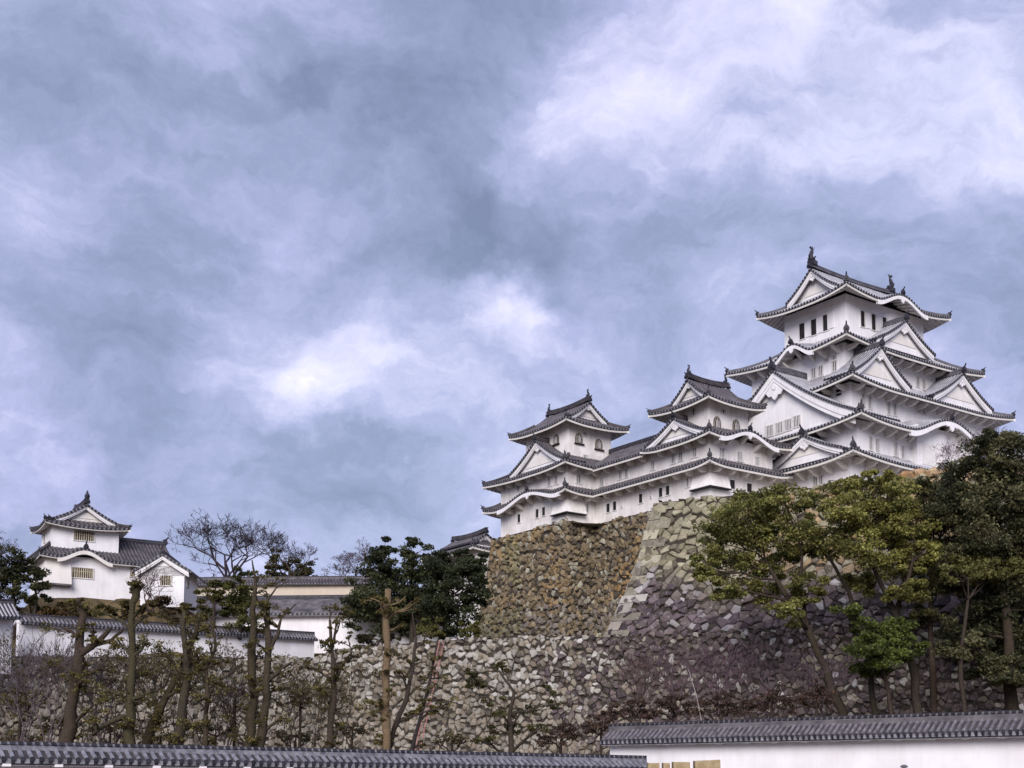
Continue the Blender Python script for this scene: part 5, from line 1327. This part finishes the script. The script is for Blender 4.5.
# --- undergrowth on the slope
UG = [(20, 700, 26, 20), (60, 722, 24, 12), (110, 728, 30, 10), (20, 735, 24, 10), (160, 735, 26, 9), (215, 728, 26, 10), (295, 735, 26, 8), (352, 728, 20, 9), (300, 700, 14, 10), (452, 738, 24, 8), (235, 690, 14, 9)]
for k, (px, py, w, h) in enumerate(UG):
    lab = ['tangled olive-brown shrub in the bottom left corner', 'low olive shrub left of the reddish cut-back trunk', 'low shrub between the mossy trunk and the reddish trunk', 'dark low shrub behind the coping at the far left', 'shrub at the foot of the right-leaning cut-back tree',
           'shrub between the hooked tree and the twin trunks', 'low shrub right of the twin trunks', 'shrub at the foot of the slim forked tree', 'sparse shoots on the pale stones right of the twin trunks', 'shrub on the stones at the foot of the red ladder', 'sparse shoots left of the twin trunks'][k]
    shrub(lab, 96 + (k % 4) * 2, [(px, py, w * .6, h * .8), (px - w * .6, py + 2, w * .5, h * .7), (px + w * .6, py + 2, w * .5, h * .7)], 'ground', c0=(.060, .050, .022), c1=(.19, .155, .065), seed=80 + k, nleaf=26, leaf=.11, shell=.05)
for k, (px, py, Y, h, col, lab) in enumerate(((24, 738, 94, 7.6, (.105, .085, .095), 'leafless purple-grey shrub, leftmost of the bare shrubs by the low wall'), (46, 742, 92, 8.4, (.11, .085, .09), 'leafless tangled shrub left of the reddish cut-back trunk'),
                                              (104, 740, 95, 5.5, (.09, .07, .07), 'leafless twigs between the reddish and the mossy trunks'), (228, 742, 96, 5.0, (.09, .07, .07), 'leafless twigs left of the twin trunks'),
                                              (676, 712, 104, 6.5, (.115, .075, .085), 'leafless reddish sapling on the slope left of the leaning evergreen'), (716, 712, 106, 6.0, (.12, .075, .09), 'leafless purplish bush below the leaning evergreen'),
                                              (640, 716, 103, 5.0, (.11, .075, .07), 'leafless brown bush above the left end of the bottom right coping'), (770, 712, 107, 6.5, (.09, .062, .072), 'leafless dark bush beside the leaning evergreen trunk'), (820, 712, 106, 5.2, (.09, .062, .07), 'leafless bush right behind the leaning evergreen foot'))):
    bare_tree('bare_shrub', lab, at(px, py, Y), h, 100 + k, levels=4, r0=.07, col=col, spread=.42, trunk=.34, stems=4, twig_r=.020, cat='shrub')
for k, (a, b_) in enumerate((((702, 712), (688, 668)), ((697, 714), (676, 688)))):
    mb = MB(); p, q = np.array(at(*a, 101)), np.array(at(*b_, 101.5)); p[2] -= 1.0
    mb.tube([p, p * .5 + q * .5 + (.1, 0, .1), q], [.04, .03, .015], 6)
    o = mb.build('pale_stick', 'bark', None, tuple(p), smooth=True, col=np.tile(np.float32((.33, .28, .27)), (len(mb.v), 1))); o.location = tuple(p)
    tag(o, ['longer pale bare stick leaning left on the reddish slope', 'shorter pale bare stick leaning left on the reddish slope'][k], 'stick')
for k, (px, py, w, h, Y) in enumerate(((630, 712, 22, 9, 100), (672, 710, 26, 9, 101), (720, 708, 28, 9, 102), (770, 704, 28, 9, 103), (815, 700, 24, 9, 104), (600, 726, 18, 9, 99), (560, 738, 22, 9, 98))):
    lab = ['rust-brown dry brush just above the left end of the bottom right coping', 'rust-brown dry brush with pale sticks in it', 'rust-brown dry brush below the purple stones', 'rust-brown dry brush left of the leaning evergreen foot', 'rust-brown dry brush around the leaning evergreen foot', 'brown dry brush where the two bottom copings meet', 'brown dry brush right of the olive sapling'][k]
    shrub(lab, Y, [(px, py - 4, w * .7, h * 1.3), (px - w * .6, py + 1, w * .5, h), (px + w * .6, py - 1, w * .5, h * 1.1), (px + w * .2, py - 13, w * .35, h * .8)], 'ground', c0=(.040, .026, .020), c1=(.125, .074, .052), seed=120 + k, nleaf=42, leaf=.11, shell=.0)
# --- ladder, stone blocks and post
def ladder():
    a, c = np.array(at(442, 641, 137.2)), np.array(at(417, 752, 129.5)); c = c - (a - c) / np.linalg.norm(a - c) * 1.7; e = tag(thing('ladder', 'faded red ladder leaning steeply against the pale retaining wall', 'ladder', tuple(c)), None)
    d = (a - c) / np.linalg.norm(a - c); s = np.cross(d, (0, -1, .3)); s /= np.linalg.norm(s)
    for sg in (-1, 1):
        m = MB(); m.tube([c + s * .24 * sg, a + s * .24 * sg], [.06, .06], 6); m.build('rail', 'pipe', e, tuple(c))
    n = int(np.linalg.norm(a - c) / .38)
    for i in range(1, n): m = MB(); p = c + (a - c) * i / n; m.tube([p - s * .24, p + s * .24], [.018, .018], 5); m.build('rung', 'pipe', e, tuple(c))
    m = MB(); m.tube([a + s * .24, a + s * .24 + np.array((.2, .3, .4)), a + s * .24 + np.array((1.2, .5, .45))], [.07, .07, .07], 6); m.build('hook', 'mortar', e, tuple(c))
ladder()
for k, (x0, x1, y) in enumerate(((647, 660.5, 763), (662, 671, 763), (672, 691, 762), (693.5, 721.5, 761))):
    p, q = at(x0, y, 46), at(x1, y - (1.4 if k == 3 else 0), 45.6); m = MB(); w = q[0] - p[0]
    m.hexa([(0, -.3, -2.2), (w, -.3, -2.2), (w, .3, -2.2), (0, .3, -2.2), (.02, -.28, 0), (w - .02, -.28, q[2] - p[2]), (w - .02, .28, q[2] - p[2] + .01), (.02, .28, .01)])
    o = m.build('stone_block', 'tan_block'); o.location = p
    tag(o, ['narrow tan stone block, first from the tiled coping end', 'narrowest rusty stone block, second from the tiled coping end', 'mottled brown stone block, third from the tiled coping end', 'widest olive-tan stone block below the white plaster wall'][k], 'stone')
p = at(904, 765.5, 47); e = thing('post', 'small dark capped post top at the bottom edge before the white wall', 'post', (p[0], p[1], p[2] - 2.2))
m = MB(); m.tube([(p[0], p[1], p[2] - 2.2), (p[0], p[1], p[2] - .08)], [.06, .06], 8); m.build('shaft', 'metal', e, (p[0], p[1], p[2] - 2.2))
m = MB(); m.tube([(p[0], p[1], p[2] - .08), (p[0], p[1], p[2] - .02), (p[0], p[1], p[2] + .03)], [.12, .13, .06], 8); m.build('cap', 'metal', e, (p[0], p[1], p[2] - 2.2))
